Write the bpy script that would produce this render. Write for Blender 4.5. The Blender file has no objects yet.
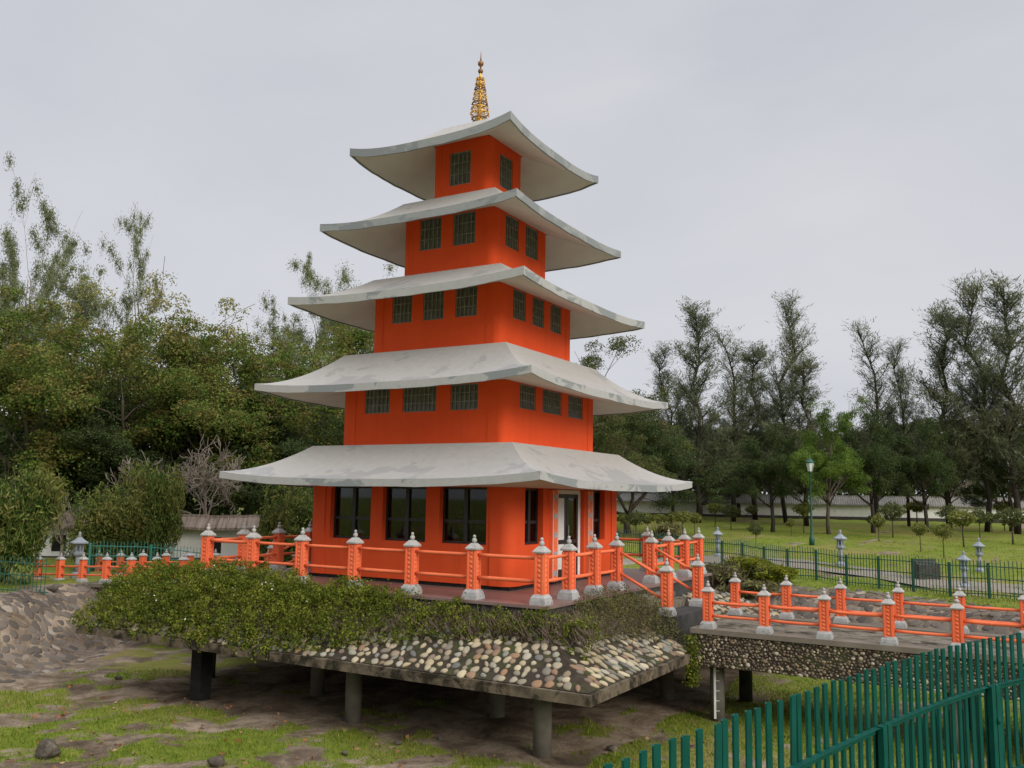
import bpy, math, random
import numpy as np
from mathutils import Vector, Matrix, noise
R = math.radians
rnd = random.Random(7)
rng = np.random.default_rng(7)
SC = bpy.context.scene
COL = SC.collection

# ------------------------------------------------------------------ camera
CP = np.array([12.83, -19.872, 1.98]); F = 897.46
YAW, PIT, ROL = 2.1011969, 0.1255876, 0.0163648
_f = np.array([math.cos(YAW)*math.cos(PIT), math.sin(YAW)*math.cos(PIT), math.sin(PIT)])
_r = np.cross(_f, [0, 0, 1]); _r /= np.linalg.norm(_r); _u = np.cross(_r, _f)
CR = _r*math.cos(ROL)+_u*math.sin(ROL); CU = -_r*math.sin(ROL)+_u*math.cos(ROL)
def ray(px, py): return _f + CR*(px-512)/F + CU*(384-py)/F
def at(px, py, d): return CP + ray(px, py)*d

# ------------------------------------------------------------------ terrain function
PIT_POLY = [(-8.3,-7.6),(-6.5,-14.5),(-2,-14),(5,-9.6),(12.3,-5.4),(17,-4.5),(17.5,1),(13.5,5.2),(8.2,9),(2,11.4),(-8,12.5),(-11.2,7),(-10.8,-2),(-9.6,-5)]
_PP = np.array(PIT_POLY)
def pit_dist(x, y):
    """signed distance to the pit's toe: negative inside (numpy arrays)"""
    x = np.asarray(x, float); y = np.asarray(y, float)
    d = np.full(x.shape, 1e9); ins = np.zeros(x.shape, bool)
    n = len(_PP)
    for i in range(n):
        a = _PP[i]; b = _PP[(i+1) % n]; ab = b-a
        t = np.clip(((x-a[0])*ab[0]+(y-a[1])*ab[1])/(ab@ab), 0, 1)
        d = np.minimum(d, np.hypot(x-a[0]-t*ab[0], y-a[1]-t*ab[1]))
        c = ((a[1] > y) != (b[1] > y)) & (x < (b[0]-a[0])*(y-a[1])/(b[1]-a[1]+1e-12)+a[0])
        ins ^= c
    return np.where(ins, -d, d)
def sst(t): t = np.clip(t, 0, 1); return t*t*(3-2*t)
def terrain(x, y):
    x = np.asarray(x, float); y = np.asarray(y, float)
    d = pit_dist(x, y)
    dd = (x-CP[0])*_f[0]/math.cos(PIT) + (y-CP[1])*_f[1]/math.cos(PIT)
    near = 1-sst((dd-7)/5.0)
    width = 3.3 - 0.4*sst((-5-x)/3) + 4.2*near
    zb = -0.97 + 1.2*near + 0.03*np.clip(dd-33, 0, 60)*(1-near)
    zp = -2.5 - 0.12*sst((2-x)/8)
    b = 0.035*np.sin(x*1.3+1)*np.cos(y*1.1+2) + 0.02*np.sin(x*3.1+y*2.3)
    return zp + (zb-zp)*sst(d/width)*1.0 + b
def terr1(x, y): return float(terrain(np.array([x]), np.array([y]))[0])
def on_ground(px, py):
    d0 = ray(px, py); t = 5.0
    while t < 200:
        P = CP+d0*t
        if P[2] < terr1(P[0], P[1]): break
        t += 0.1
    P = CP+d0*t
    return np.array([P[0], P[1], terr1(P[0], P[1])])
def depth_of(P): return float((np.asarray(P)-CP) @ _f)

# ------------------------------------------------------------------ materials
def new_mat(name, rough=0.7):
    m = bpy.data.materials.new(name); m.use_nodes = True
    nt = m.node_tree; b = nt.nodes['Principled BSDF']
    b.inputs['Roughness'].default_value = rough
    if rough >= 0.55: b.inputs['Specular IOR Level'].default_value = 0.1
    return m, nt, b
def nd(nt, t, **k):
    n = nt.nodes.new(t)
    for a, v in k.items(): setattr(n, a, v)
    return n
def ramp(nt, pts, inp=None):
    n = nd(nt, 'ShaderNodeValToRGB'); e = n.color_ramp.elements
    while len(e) < len(pts): e.new(0.5)
    for q, (p, c) in zip(e, pts):
        q.position = p; q.color = (*c, 1) if len(c) == 3 else c
    if inp is not None: nt.links.new(inp, n.inputs[0])
    return n
def noise_n(nt, scale, detail=5, rough=0.55, vec=None, dist=0):
    n = nd(nt, 'ShaderNodeTexNoise'); n.inputs['Scale'].default_value = scale
    n.inputs['Detail'].default_value = detail; n.inputs['Roughness'].default_value = rough
    n.inputs['Distortion'].default_value = dist
    if vec is not None: nt.links.new(vec, n.inputs['Vector'])
    return n
def objco(nt, scale=None):
    t = nd(nt, 'ShaderNodeTexCoord'); oi = nd(nt, 'ShaderNodeObjectInfo'); sc_ = nd(nt, 'ShaderNodeVectorMath', operation='MULTIPLY_ADD')
    nt.links.new(oi.outputs['Random'], sc_.inputs[0]); sc_.inputs[1].default_value = (37, 53, 41); nt.links.new(t.outputs['Object'], sc_.inputs[2])
    if scale is None: return sc_.outputs[0]
    m = nd(nt, 'ShaderNodeMapping'); m.inputs['Scale'].default_value = scale
    nt.links.new(sc_.outputs[0], m.inputs['Vector']); return m.outputs[0]
def mixc(nt, fac, a, b, mode='MIX'):
    n = nd(nt, 'ShaderNodeMix', data_type='RGBA', blend_type=mode)
    for s, v in ((0, fac), (6, a), (7, b)):
        if hasattr(v, 'links'): nt.links.new(v, n.inputs[s])
        else: n.inputs[s].default_value = v if not isinstance(v, tuple) else (*v, 1)
    return n.outputs[2]
def bump(nt, b, h, strength=0.3, dist=0.02):
    n = nd(nt, 'ShaderNodeBump'); n.inputs['Strength'].default_value = strength; n.inputs['Distance'].default_value = dist
    nt.links.new(h, n.inputs['Height']); nt.links.new(n.outputs[0], b.inputs['Normal'])
def noisy(name, c1, c2, scale=3, rough=0.75, bumps=0.2, bscale=40, c3=None, scale3=1.0, lim=(0.55, 0.65), metal=0):
    m, nt, b = new_mat(name, rough); co = objco(nt)
    n = noise_n(nt, scale, 6, 0.6, co)
    col = ramp(nt, [(0.3, c1), (0.7, c2)], n.outputs[0]).outputs[0]
    if c3 is not None:
        n3 = noise_n(nt, scale3, 8, 0.65, co, 0.4)
        col = mixc(nt, ramp(nt, [(lim[0], (0,0,0)), (lim[1], (1,1,1))], n3.outputs[0]).outputs[0], col, c3)
    nt.links.new(col, b.inputs['Base Color']); b.inputs['Metallic'].default_value = metal
    if bumps: bump(nt, b, noise_n(nt, bscale, 4, 0.6, co).outputs[0], bumps)
    return m

M = {}
# orange masonry paint with faint streaks and chalking
def orange(name, base, dark, pale):
    m, nt, b = new_mat(name, 0.62); co = objco(nt)
    n1 = noise_n(nt, 1.3, 6, 0.6, co); n2 = noise_n(nt, 5, 6, 0.7, objco(nt, (1, 1, 0.12)))
    c = mixc(nt, ramp(nt, [(0.35, (0,0,0)), (0.75, (1,1,1))], n1.outputs[0]).outputs[0], base, dark)
    c = mixc(nt, ramp(nt, [(0.56, (0,0,0)), (0.8, (0.55,)*3)], n2.outputs[0]).outputs[0], c, pale)
    n3 = noise_n(nt, 3.2, 7, 0.7, objco(nt, (1, 1, 0.07)))
    c = mixc(nt, ramp(nt, [(0.55, (0,0,0)), (0.75, (0.65,)*3)], n3.outputs[0]).outputs[0], c, tuple(v*.75 for v in base))
    nt.links.new(c, b.inputs['Base Color'])
    bump(nt, b, noise_n(nt, 60, 3, 0.5, co).outputs[0], 0.12, 0.01)
    return m
M['orange'] = orange('orange_wall_paint', (0.72, 0.094, 0.026), (0.64, 0.075, 0.021), (0.75, 0.130, 0.045))
M['orange_upper'] = orange('orange_upper_wall_paint', (0.79, 0.092, 0.023), (0.72, 0.074, 0.019), (0.80, 0.118, 0.033))
M['orange_post'] = orange('orange_post_paint', (0.82, 0.19, 0.080), (0.70, 0.14, 0.06), (0.80, 0.27, 0.14))
M['maroon'] = noisy('old_brown_rail_paint', (0.25, 0.06, 0.03), (0.5, 0.1, 0.04), 8)
M['plinth'] = noisy('near_black', (0.012, 0.012, 0.012), (0.03, 0.028, 0.026), 6)
# roof: off white paint peeling to grey cement
def roof_mat(name, white, grey, lim, band=0.0):
    m, nt, b = new_mat(name, 0.8); co = objco(nt)
    n1 = noise_n(nt, 0.8, 9, 0.62, objco(nt, (1, 1, 1.6)), 0.5); n2 = noise_n(nt, 6, 6, 0.65, co); n3 = noise_n(nt, 2.2, 8, 0.7, objco(nt, (1, 1, 0.5)))
    c = mixc(nt, ramp(nt, [(0.3, (0,0,0)), (0.8, (1,1,1))], n2.outputs[0]).outputs[0], white, tuple(v*0.86 for v in white))
    h = n1.outputs[0]
    if band:
        at_ = nd(nt, 'ShaderNodeAttribute', attribute_name='eave'); ml = nd(nt, 'ShaderNodeMath', operation='MULTIPLY_ADD')
        nt.links.new(at_.outputs['Fac'], ml.inputs[0]); ml.inputs[1].default_value = band; nt.links.new(h, ml.inputs[2]); h = ml.outputs[0]
    c = mixc(nt, ramp(nt, [(lim, (0,0,0)), (lim+0.025, (0.85,)*3)], h).outputs[0], c, grey)
    c = mixc(nt, ramp(nt, [(0.64, (0,0,0)), (0.8, (0.5,)*3)], n3.outputs[0]).outputs[0], c, (0.17, 0.165, 0.15))
    nt.links.new(c, b.inputs['Base Color'])
    bump(nt, b, n2.outputs[0], 0.12, 0.02)
    return m
M['roof_top'] = roof_mat('flaking_white_roof_paint', (0.415, 0.40, 0.375), (0.31, 0.31, 0.30), 0.62, 0.16)
M['roof_edge'] = roof_mat('peeling_roof_edge_paint', (0.40, 0.40, 0.385), (0.21, 0.23, 0.23), 0.53)
M['roof_edge_grey'] = roof_mat('bare_grey_roof_edge', (0.30, 0.31, 0.31), (0.21, 0.225, 0.23), 0.5)
M['soffit'] = noisy('cream_soffit_paint', (0.66, 0.61, 0.55), (0.57, 0.52, 0.47), 1.2, 0.85, 0.05)
M['drip'] = noisy('dark_drip_groove', (0.10, 0.09, 0.08), (0.16, 0.145, 0.13), 5)  # groove faces coloured darker than the soffit
M['black'] = noisy('black_window_paint', (0.008, 0.008, 0.008), (0.02, 0.02, 0.02), 10, 0.5, 0)
M['grille'] = noisy('weathered_grey_grille', (0.15, 0.155, 0.135), (0.30, 0.30, 0.27), 5, 0.7, 0)
def pane_mat():
    m, nt, b = new_mat('dusty_dark_pane', 0.3); co = objco(nt)
    n = noise_n(nt, 5, 6, 0.7, co)
    nt.links.new(ramp(nt, [(0.35, (0.06, 0.063, 0.055)), (0.75, (0.16, 0.162, 0.14))], n.outputs[0]).outputs[0], b.inputs['Base Color'])
    return m
M['pane'] = pane_mat()
def clear_glass():
    m = bpy.data.materials.new('window_glass'); m.use_nodes = True; nt = m.node_tree; nt.nodes.clear()
    o = nd(nt, 'ShaderNodeOutputMaterial'); mx = nd(nt, 'ShaderNodeMixShader'); fr = nd(nt, 'ShaderNodeFresnel')
    t = nd(nt, 'ShaderNodeBsdfTransparent'); t.inputs[0].default_value = (0.36, 0.39, 0.36, 1)
    g = nd(nt, 'ShaderNodeBsdfGlossy'); g.inputs['Roughness'].default_value = 0.03
    fr.inputs[0].default_value = 1.5
    nt.links.new(fr.outputs[0], mx.inputs[0]); nt.links.new(t.outputs[0], mx.inputs[1]); nt.links.new(g.outputs[0], mx.inputs[2])
    nt.links.new(mx.outputs[0], o.inputs[0]); return m
M['glass'] = clear_glass()
M['white'] = noisy('white_trim_paint', (0.72, 0.72, 0.70), (0.6, 0.6, 0.58), 6)
M['cap'] = noisy('pale_grey_cement', (0.44, 0.43, 0.40), (0.32, 0.31, 0.29), 9, 0.85, 0.2, 60, (0.2, 0.2, 0.18), 7, (0.6, 0.7))
M['pedestal'] = noisy('grey_pedestal_paint', (0.42, 0.42, 0.41), (0.29, 0.29, 0.28), 9, 0.85, 0.2, 60, (0.16, 0.15, 0.13), 8, (0.58, 0.68))
M['tile'] = noisy('brown_terrace_tiles', (0.17, 0.105, 0.09), (0.22, 0.155, 0.14), 4, 0.4, 0.1)
M['concrete'] = noisy('stained_concrete', (0.23, 0.20, 0.155), (0.12, 0.105, 0.08), 3, 0.9, 0.3, 30, (0.04, 0.034, 0.025), 2.5, (0.46, 0.62))
M['slab'] = noisy('mossy_brown_concrete', (0.19, 0.15, 0.105), (0.085, 0.068, 0.048), 2.2, 0.92, 0.4, 22, (0.028, 0.024, 0.016), 3.5, (0.44, 0.60))
M['kerb'] = noisy('tan_kerb_concrete', (0.22, 0.19, 0.15), (0.15, 0.13, 0.10), 2.5, 0.9, 0.2, 30)
M['dark_conc'] = noisy('dark_concrete', (0.04, 0.04, 0.038), (0.075, 0.073, 0.068), 3, 0.9, 0.3)  # darker concrete for deck side, lowest steps, beams and far bridge columns
M['mortar'] = noisy('dark_mossy_mortar', (0.028, 0.023, 0.016), (0.06, 0.047, 0.034), 6, 0.95, 0.5, 25, (0.06, 0.075, 0.02), 2, (0.5, 0.7))
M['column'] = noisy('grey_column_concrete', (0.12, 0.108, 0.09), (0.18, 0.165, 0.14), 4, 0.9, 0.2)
M['gold'] = noisy('weathered_gilding', (0.75, 0.45, 0.09), (0.5, 0.28, 0.06), 10, 0.38, 0.1, 30, metal=0.75)
M['gold_dk'] = noisy('tarnished_gilding', (0.30, 0.15, 0.06), (0.18, 0.09, 0.05), 8, 0.5, 0.1, 30, metal=0.6)
M['green'] = noisy('green_fence_paint', (0.003, 0.056, 0.040), (0.005, 0.080, 0.057), 7, 0.6, 0.1, 50, (0.014, 0.036, 0.028), 6, (0.58, 0.75))
M['green_far'] = noisy('dark_green_fence_paint', (0.006, 0.058, 0.036), (0.009, 0.075, 0.048), 4, 0.5, 0)
M['teal'] = noisy('teal_fence_paint', (0.012, 0.14, 0.11), (0.02, 0.17, 0.13), 4, 0.5, 0)
M['granite'] = noisy('blue_grey_granite', (0.30, 0.33, 0.36), (0.20, 0.225, 0.25), 12, 0.85, 0.25, 60)
M['granite_dk'] = noisy('dark_granite', (0.07, 0.085, 0.095), (0.12, 0.135, 0.15), 9, 0.85, 0.2)
M['limewash'] = noisy('white_limewash', (0.74, 0.74, 0.71), (0.62, 0.62, 0.59), 2, 0.9, 0.1, 20, (0.3, 0.29, 0.24), 1.4, (0.6, 0.75))
M['wall_base'] = noisy('dark_wall_base', (0.045, 0.042, 0.036), (0.08, 0.075, 0.065), 5, 0.9)  # dark tone for the wall bases and the plaque block
def tile_mat(name, c1, c2):
    m, nt, b = new_mat(name, 0.85); co = objco(nt)
    n = noise_n(nt, 2, 6, 0.6, co)
    w = nd(nt, 'ShaderNodeTexWave'); w.inputs['Scale'].default_value = 1.6; w.inputs['Distortion'].default_value = 0.6
    nt.links.new(co, w.inputs['Vector'])
    c = ramp(nt, [(0.3, c1), (0.7, c2)], n.outputs[0]).outputs[0]
    nt.links.new(c, b.inputs['Base Color']); bump(nt, b, w.outputs['Fac'], 0.6, 0.06)
    return m
M['grey_tiles'] = tile_mat('grey_coping_tiles', (0.16, 0.155, 0.145), (0.25, 0.24, 0.22))
M['brown_tiles'] = tile_mat('brown_coping_tiles', (0.17, 0.13, 0.10), (0.27, 0.22, 0.18))
M['bark'] = noisy('brown_bark', (0.06, 0.047, 0.036), (0.11, 0.09, 0.07), 6, 0.95, 0.4, 25)
M['bark_pale'] = noisy('pale_bark', (0.26, 0.22, 0.18), (0.17, 0.14, 0.11), 4, 0.9, 0.2, 25)
M['bark_dark'] = noisy('dark_bark', (0.030, 0.025, 0.02), (0.06, 0.05, 0.04), 5, 0.95, 0.4, 25)
M['twig'] = noisy('dry_twigs', (0.13, 0.09, 0.07), (0.20, 0.15, 0.12), 6, 0.9, 0)
M['rock'] = noisy('grey_brown_rock', (0.055, 0.048, 0.038), (0.12, 0.10, 0.078), 7, 0.95, 0.8, 18, (0.20, 0.165, 0.11), 3, (0.56, 0.68))
M['frost'] = noisy('frosted_lamp_glass', (0.62, 0.66, 0.66), (0.55, 0.58, 0.58), 5, 0.4, 0)

def island(name, pts, rough=0.6, trans=0.0, clump=None):
    """colour of each separate piece picked at random from a ramp (stones, leaves)"""
    m, nt, b = new_mat(name, rough)
    g = nd(nt, 'ShaderNodeNewGeometry')
    c = ramp(nt, pts, g.outputs['Random Per Island']).outputs[0]
    for q_, cl_ in enumerate(clump if isinstance(clump, list) else [clump] if clump else []):
        co = objco(nt, (1, 1, 1+.13*q_)); n = noise_n(nt, cl_[0], 3, 0.5, co)
        c = mixc(nt, ramp(nt, [(0.46, (0,0,0)), (0.64, (cl_[2],)*3)], n.outputs[0]).outputs[0], c, cl_[1])
    nt.links.new(c, b.inputs['Base Color'])
    b.inputs['Specular IOR Level'].default_value = 0.04 if trans else 0.12
    if trans:
        o = nt.nodes['Material Output']; t = nd(nt, 'ShaderNodeBsdfTranslucent'); mx = nd(nt, 'ShaderNodeMixShader')
        mx.inputs[0].default_value = trans
        nt.links.new(c, t.inputs[0]); nt.links.new(b.outputs[0], mx.inputs[1]); nt.links.new(t.outputs[0], mx.inputs[2])
        nt.links.new(mx.outputs[0], o.inputs[0])
    return m
M['cobble'] = island('river_cobbles', [(0, (0.27,0.245,0.19)), (0.16, (0.37,0.30,0.18)), (0.28, (0.12,0.12,0.11)), (0.40, (0.40,0.335,0.22)), (0.50, (0.16,0.115,0.085)), (0.60, (0.20,0.21,0.17)), (0.72, (0.45,0.38,0.25)), (0.82, (0.13,0.115,0.095)), (0.88, (0.27,0.16,0.09)), (0.93, (0.18,0.18,0.165)), (1, (0.38,0.34,0.26))], 0.7)
M['pebble'] = island('wall_pebbles', [(0, (0.12,0.10,0.075)), (0.25, (0.27,0.20,0.13)), (0.45, (0.055,0.05,0.045)), (0.62, (0.19,0.14,0.10)), (0.76, (0.08,0.07,0.06)), (0.86, (0.36,0.30,0.21)), (1, (0.44,0.39,0.31))], 0.75)
M['paving'] = island('bank_stones', [(0, (0.10,0.083,0.068)), (0.3, (0.15,0.126,0.102)), (0.55, (0.075,0.063,0.053)), (0.8, (0.185,0.156,0.125)), (0.93, (0.13,0.095,0.075)), (1, (0.30,0.26,0.205))], 0.85)
LEAF = {
 'hedge': island('hedge_leaves', [(0, (0.032,0.050,0.007)), (0.35, (0.080,0.118,0.014)), (0.65, (0.155,0.190,0.023)), (0.88, (0.28,0.295,0.045)), (1, (0.16,0.10,0.045))], 0.6, 0.3, [(1.1, (0.07,0.10,0.014), 0.65), (2.3, (0.25,0.26,0.042), 0.4)]),
 'scrub': island('scrub_leaves', [(0, (0.108,0.084,0.054)), (0.4, (0.144,0.120,0.060)), (0.7, (0.120,0.138,0.036)), (1, (0.192,0.192,0.060))], 0.6, 0.25),
 'broad': island('broad_leaves', [(0, (0.042,0.080,0.018)), (0.4, (0.080,0.135,0.027)), (0.8, (0.130,0.188,0.038)), (1, (0.21,0.23,0.055))], 0.6, 0.3, [(0.6, (0.18,0.22,0.045), 0.45), (1.3, (0.26,0.145,0.06), 0.5)]),
 'dull': island('dull_leaves', [(0, (0.040,0.060,0.020)), (0.4, (0.070,0.098,0.030)), (0.8, (0.11,0.138,0.042)), (1, (0.16,0.165,0.06))], 0.65, 0.3, [(1.0, (0.16,0.10,0.055), 0.5)]),
 'dark': island('dark_leaves', [(0, (0.026,0.046,0.018)), (0.5, (0.055,0.082,0.030)), (1, (0.10,0.13,0.045))], 0.65, 0.25, [(0.6, (0.085,0.105,0.035), 0.5)]),
 'fresh': island('fresh_leaves', [(0, (0.05,0.092,0.02)), (0.5, (0.08,0.135,0.028)), (1, (0.15,0.215,0.04))], 0.6, 0.3, [(0.6, (0.20,0.28,0.045), 0.7)]),
 'casu': island('casuarina_needles', [(0, (0.085,0.105,0.062)), (0.5, (0.135,0.16,0.092)), (1, (0.20,0.215,0.12))], 0.8, 0.3, [(0.25, (0.17,0.16,0.075), 0.5)]),
 'euca': island('eucalyptus_leaves', [(0, (0.10,0.125,0.07)), (0.5, (0.16,0.185,0.09)), (1, (0.25,0.265,0.125))], 0.65, 0.3),
 'yellow': island('yellowish_leaves', [(0, (0.16,0.165,0.045)), (0.5, (0.245,0.24,0.066)), (1, (0.34,0.31,0.105))], 0.65, 0.35, [(0.5, (0.24,0.17,0.08), 0.5)]),
 'bamboo': island('bamboo_leaves', [(0, (0.024,0.048,0.010)), (0.5, (0.075,0.118,0.024)), (0.85, (0.165,0.205,0.05)), (1, (0.28,0.23,0.085))], 0.6, 0.3, [(0.6, (0.22,0.18,0.055), 0.5)]),
 'topiary': island('topiary_leaves', [(0, (0.10,0.125,0.034)), (0.5, (0.18,0.20,0.05)), (1, (0.28,0.27,0.08))], 0.6, 0.3),
 'topiary_dark': island('dark_topiary_leaves', [(0, (0.06,0.078,0.03)), (0.5, (0.10,0.118,0.042)), (1, (0.15,0.16,0.06))], 0.6, 0.3),
 'lime': island('lime_shrub_leaves', [(0, (0.108,0.144,0.018)), (0.5, (0.192,0.216,0.024)), (1, (0.288,0.288,0.036))], 0.5, 0.35),
 'red': island('dry_shrub_leaves', [(0, (0.10,0.085,0.05)), (0.5, (0.16,0.15,0.06)), (1, (0.22,0.22,0.08))], 0.7, 0.3),
 'grass': island('grass_blades', [(0, (0.08,0.125,0.012)), (0.5, (0.15,0.215,0.02)), (0.85, (0.26,0.30,0.038)), (1, (0.34,0.30,0.11))], 0.6, 0.3),
 'litter': island('fallen_leaf_colours', [(0, (0.16,0.09,0.05)), (0.5, (0.24,0.14,0.075)), (0.8, (0.30,0.10,0.04)), (1, (0.36,0.28,0.18))], 0.8),
}

# ------------------------------------------------------------------ mesh helpers
class MB:
    def __init__(s): s.v = []; s.f = []; s.m = []; s.s = []
    def add(s, vs, fs, mi=0, smooth=False):
        o = len(s.v); s.v += [tuple(map(float, p)) for p in vs]
        for f in fs: s.f.append([o+i for i in f]); s.m.append(mi); s.s.append(smooth)
        return s
    def box(s, x0, x1, y0, y1, z0, z1, mi=0):
        return s.add([(x0,y0,z0),(x1,y0,z0),(x1,y1,z0),(x0,y1,z0),(x0,y0,z1),(x1,y0,z1),(x1,y1,z1),(x0,y1,z1)],
              [(0,3,2,1),(4,5,6,7),(0,1,5,4),(1,2,6,5),(2,3,7,6),(3,0,4,7)], mi)
    def frustum(s, cx, cy, z0, z1, a, b, mi=0):
        return s.add([(cx-a,cy-a,z0),(cx+a,cy-a,z0),(cx+a,cy+a,z0),(cx-a,cy+a,z0),(cx-b,cy-b,z1),(cx+b,cy-b,z1),(cx+b,cy+b,z1),(cx-b,cy+b,z1)],
              [(0,3,2,1),(4,5,6,7),(0,1,5,4),(1,2,6,5),(2,3,7,6),(3,0,4,7)], mi)
    def tube(s, pts, rad, n=8, mi=0, smooth=True, caps=True):
        pts = [Vector(p) for p in pts]
        if not hasattr(rad, '__len__'): rad = [rad]*len(pts)
        vs = []; fs = []
        for i, p in enumerate(pts):
            d = (pts[min(i+1, len(pts)-1)]-pts[max(i-1, 0)]).normalized()
            a = d.orthogonal().normalized() if abs(d.z) < 0.99 else Vector((1,0,0))
            if i and abs(d.z) < 0.99:
                a = (pa - d*pa.dot(d)).normalized() if (pa-d*pa.dot(d)).length > 1e-4 else a
            pa = a; b = d.cross(a)
            for k in range(n):
                t = 2*math.pi*k/n; vs.append(p+(a*math.cos(t)+b*math.sin(t))*rad[i])
        for i in range(len(pts)-1):
            for k in range(n):
                k2 = (k+1) % n; fs.append((i*n+k, i*n+k2, (i+1)*n+k2, (i+1)*n+k))
        s.add(vs, fs, mi, smooth)
        if caps: s.add([], []) ; o = len(s.v)-len(vs); s.f.append([o+k for k in range(n)][::-1]); s.m.append(mi); s.s.append(False); o2 = o+(len(pts)-1)*n; s.f.append([o2+k for k in range(n)]); s.m.append(mi); s.s.append(False)
        return s
    def lathe(s, prof, cx=0, cy=0, n=12, mi=0, smooth=True):
        vs = []; fs = []
        for r, z in prof:
            for k in range(n): t = 2*math.pi*(k+0.5)/n; vs.append((cx+r*math.cos(t), cy+r*math.sin(t), z))
        for i in range(len(prof)-1):
            for k in range(n): k2 = (k+1) % n; fs.append((i*n+k, i*n+k2, (i+1)*n+k2, (i+1)*n+k))
        fs.append(list(range(n))[::-1]); fs.append([(len(prof)-1)*n+k for k in range(n)])
        return s.add(vs, fs, mi, smooth)
    def build(s, name, mats, parent=None, loc=None, kind=None):
        me = bpy.data.meshes.new(name); me.from_pydata(s.v, [], s.f)
        if not isinstance(mats, (list, tuple)): mats = [mats]
        for m in mats: me.materials.append(m)
        me.polygons.foreach_set('material_index', s.m); me.polygons.foreach_set('use_smooth', s.s); me.update()
        return link(name, me, parent, loc, kind)
def link(name, me, parent=None, loc=None, kind=None):
    o = bpy.data.objects.new(name, me); COL.objects.link(o)
    if parent: o.parent = parent
    if loc is not None: o.location = loc
    if kind: o['kind'] = kind
    return o
def tag(o, label, cat, group=None, kind=None):
    o['label'] = label; o['category'] = cat
    if group: o['group'] = group
    if kind: o['kind'] = kind
    return o
def thing(name, label, cat, loc=(0,0,0), rz=0, group=None):
    o = bpy.data.objects.new(name, None); COL.objects.link(o); o.empty_display_size = 0.2
    o.location = loc; o.rotation_euler = (0, 0, rz); return tag(o, label, cat, group)
def copy_tree(o, parent=None):
    c = o.copy(); COL.objects.link(c)
    if parent: c.parent = parent
    for ch in list(o.children): copy_tree(ch, c)
    return c
def np_mesh(name, V, Q, mat, smooth=False):
    """fast mesh from arrays: V (n,3), Q (m,k)"""
    me = bpy.data.meshes.new(name); V = np.ascontiguousarray(V, np.float32); Q = np.ascontiguousarray(Q, np.int32)
    me.vertices.add(len(V)); me.vertices.foreach_set('co', V.ravel())
    k = Q.shape[1]; me.loops.add(Q.size); me.loops.foreach_set('vertex_index', Q.ravel())
    me.polygons.add(len(Q)); me.polygons.foreach_set('loop_start', np.arange(0, Q.size, k, dtype=np.int32))
    me.polygons.foreach_set('loop_total', np.full(len(Q), k, np.int32))
    if smooth: me.polygons.foreach_set('use_smooth', np.ones(len(Q), bool))
    if mat: me.materials.append(mat)
    me.update(calc_edges=True); me.validate(); return me
def unit(a): return a/np.maximum(np.linalg.norm(a, axis=1, keepdims=True), 1e-9)
def leaves(name, C, L, W, mat, D=None, droop=0.0, spread=1.0, flat=0.0, N=None):
    """one bent diamond leaf per centre; D = preferred direction"""
    n = len(C); d = rng.normal(size=(n, 3))*spread
    if D is not None: d = d+D
    d[:, 2] -= droop; d = unit(d)
    s = unit(np.cross(d, rng.normal(size=(n, 3))))
    if flat or N is not None:
        nr = unit(rng.normal(size=(n, 3))*.8+(np.array([0, 0, flat]) if N is None else N*1.3)); d = unit(d-nr*np.sum(d*nr, 1, keepdims=True)); s = np.cross(nr, d)
    nn = np.cross(d, s)
    L = np.broadcast_to(np.asarray(L, float), (n,))*rng.uniform(0.6, 1.3, n); W = np.broadcast_to(np.asarray(W, float), (n,))*rng.uniform(0.7, 1.25, n)
    L = L[:, None]; W = W[:, None]
    V = np.stack([C-d*L*0.5, C+s*W*0.5+nn*W*0.15, C+d*L*0.5, C-s*W*0.5+nn*W*0.15], 1).reshape(-1, 3)
    return np_mesh(name, V, np.arange(4*n).reshape(n, 4), mat)
def shells(T, per, r, rz, up=.35, inner=.55, outer=1.08):
    """leaf positions and normals on the upper skin of many small foliage clumps"""
    T = np.asarray(T); m_ = len(T); n = m_*per
    u = unit(rng.normal(size=(n, 3))+np.array([0, 0, up])); k = np.repeat(rng.uniform(.6, 1.35, m_), per)[:, None]
    rr = rng.uniform(inner, outer, n)[:, None]
    return np.repeat(T, per, 0)+u*k*rr*np.array([r, r, rz]), u
def ellipsoids(name, C, A, mat, rot=None, jitter=0.12, sub=2):
    """many pebble shapes in one mesh: C centres, A half axes, rot (n,3,3) rows = axes"""
    import bmesh
    bm = bmesh.new(); bmesh.ops.create_icosphere(bm, subdivisions=sub, radius=1)
    iv = np.array([v.co[:] for v in bm.verts]); iff = np.array([[v.index for v in f.verts] for f in bm.faces]); bm.free()
    n = len(C); k = len(iv)
    V = iv[None]*np.ones((n, 1, 1)); ph = rng.uniform(0, 6.28, (n, 3)); fr = rng.uniform(1.2, 2.4, (n, 3))
    V = V*(1+jitter*np.sin(V[:, :, [1, 2, 0]]*fr[:, None]+ph[:, None]))
    V = V*A[:, None, :]
    if rot is not None: V = np.einsum('nki,nij->nkj', V, rot)
    V = V + C[:, None]
    Q = (iff[None]+(np.arange(n)*k)[:, None, None]).reshape(-1, 3)
    return np_mesh(name, V.reshape(-1, 3), Q, mat, True)

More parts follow.
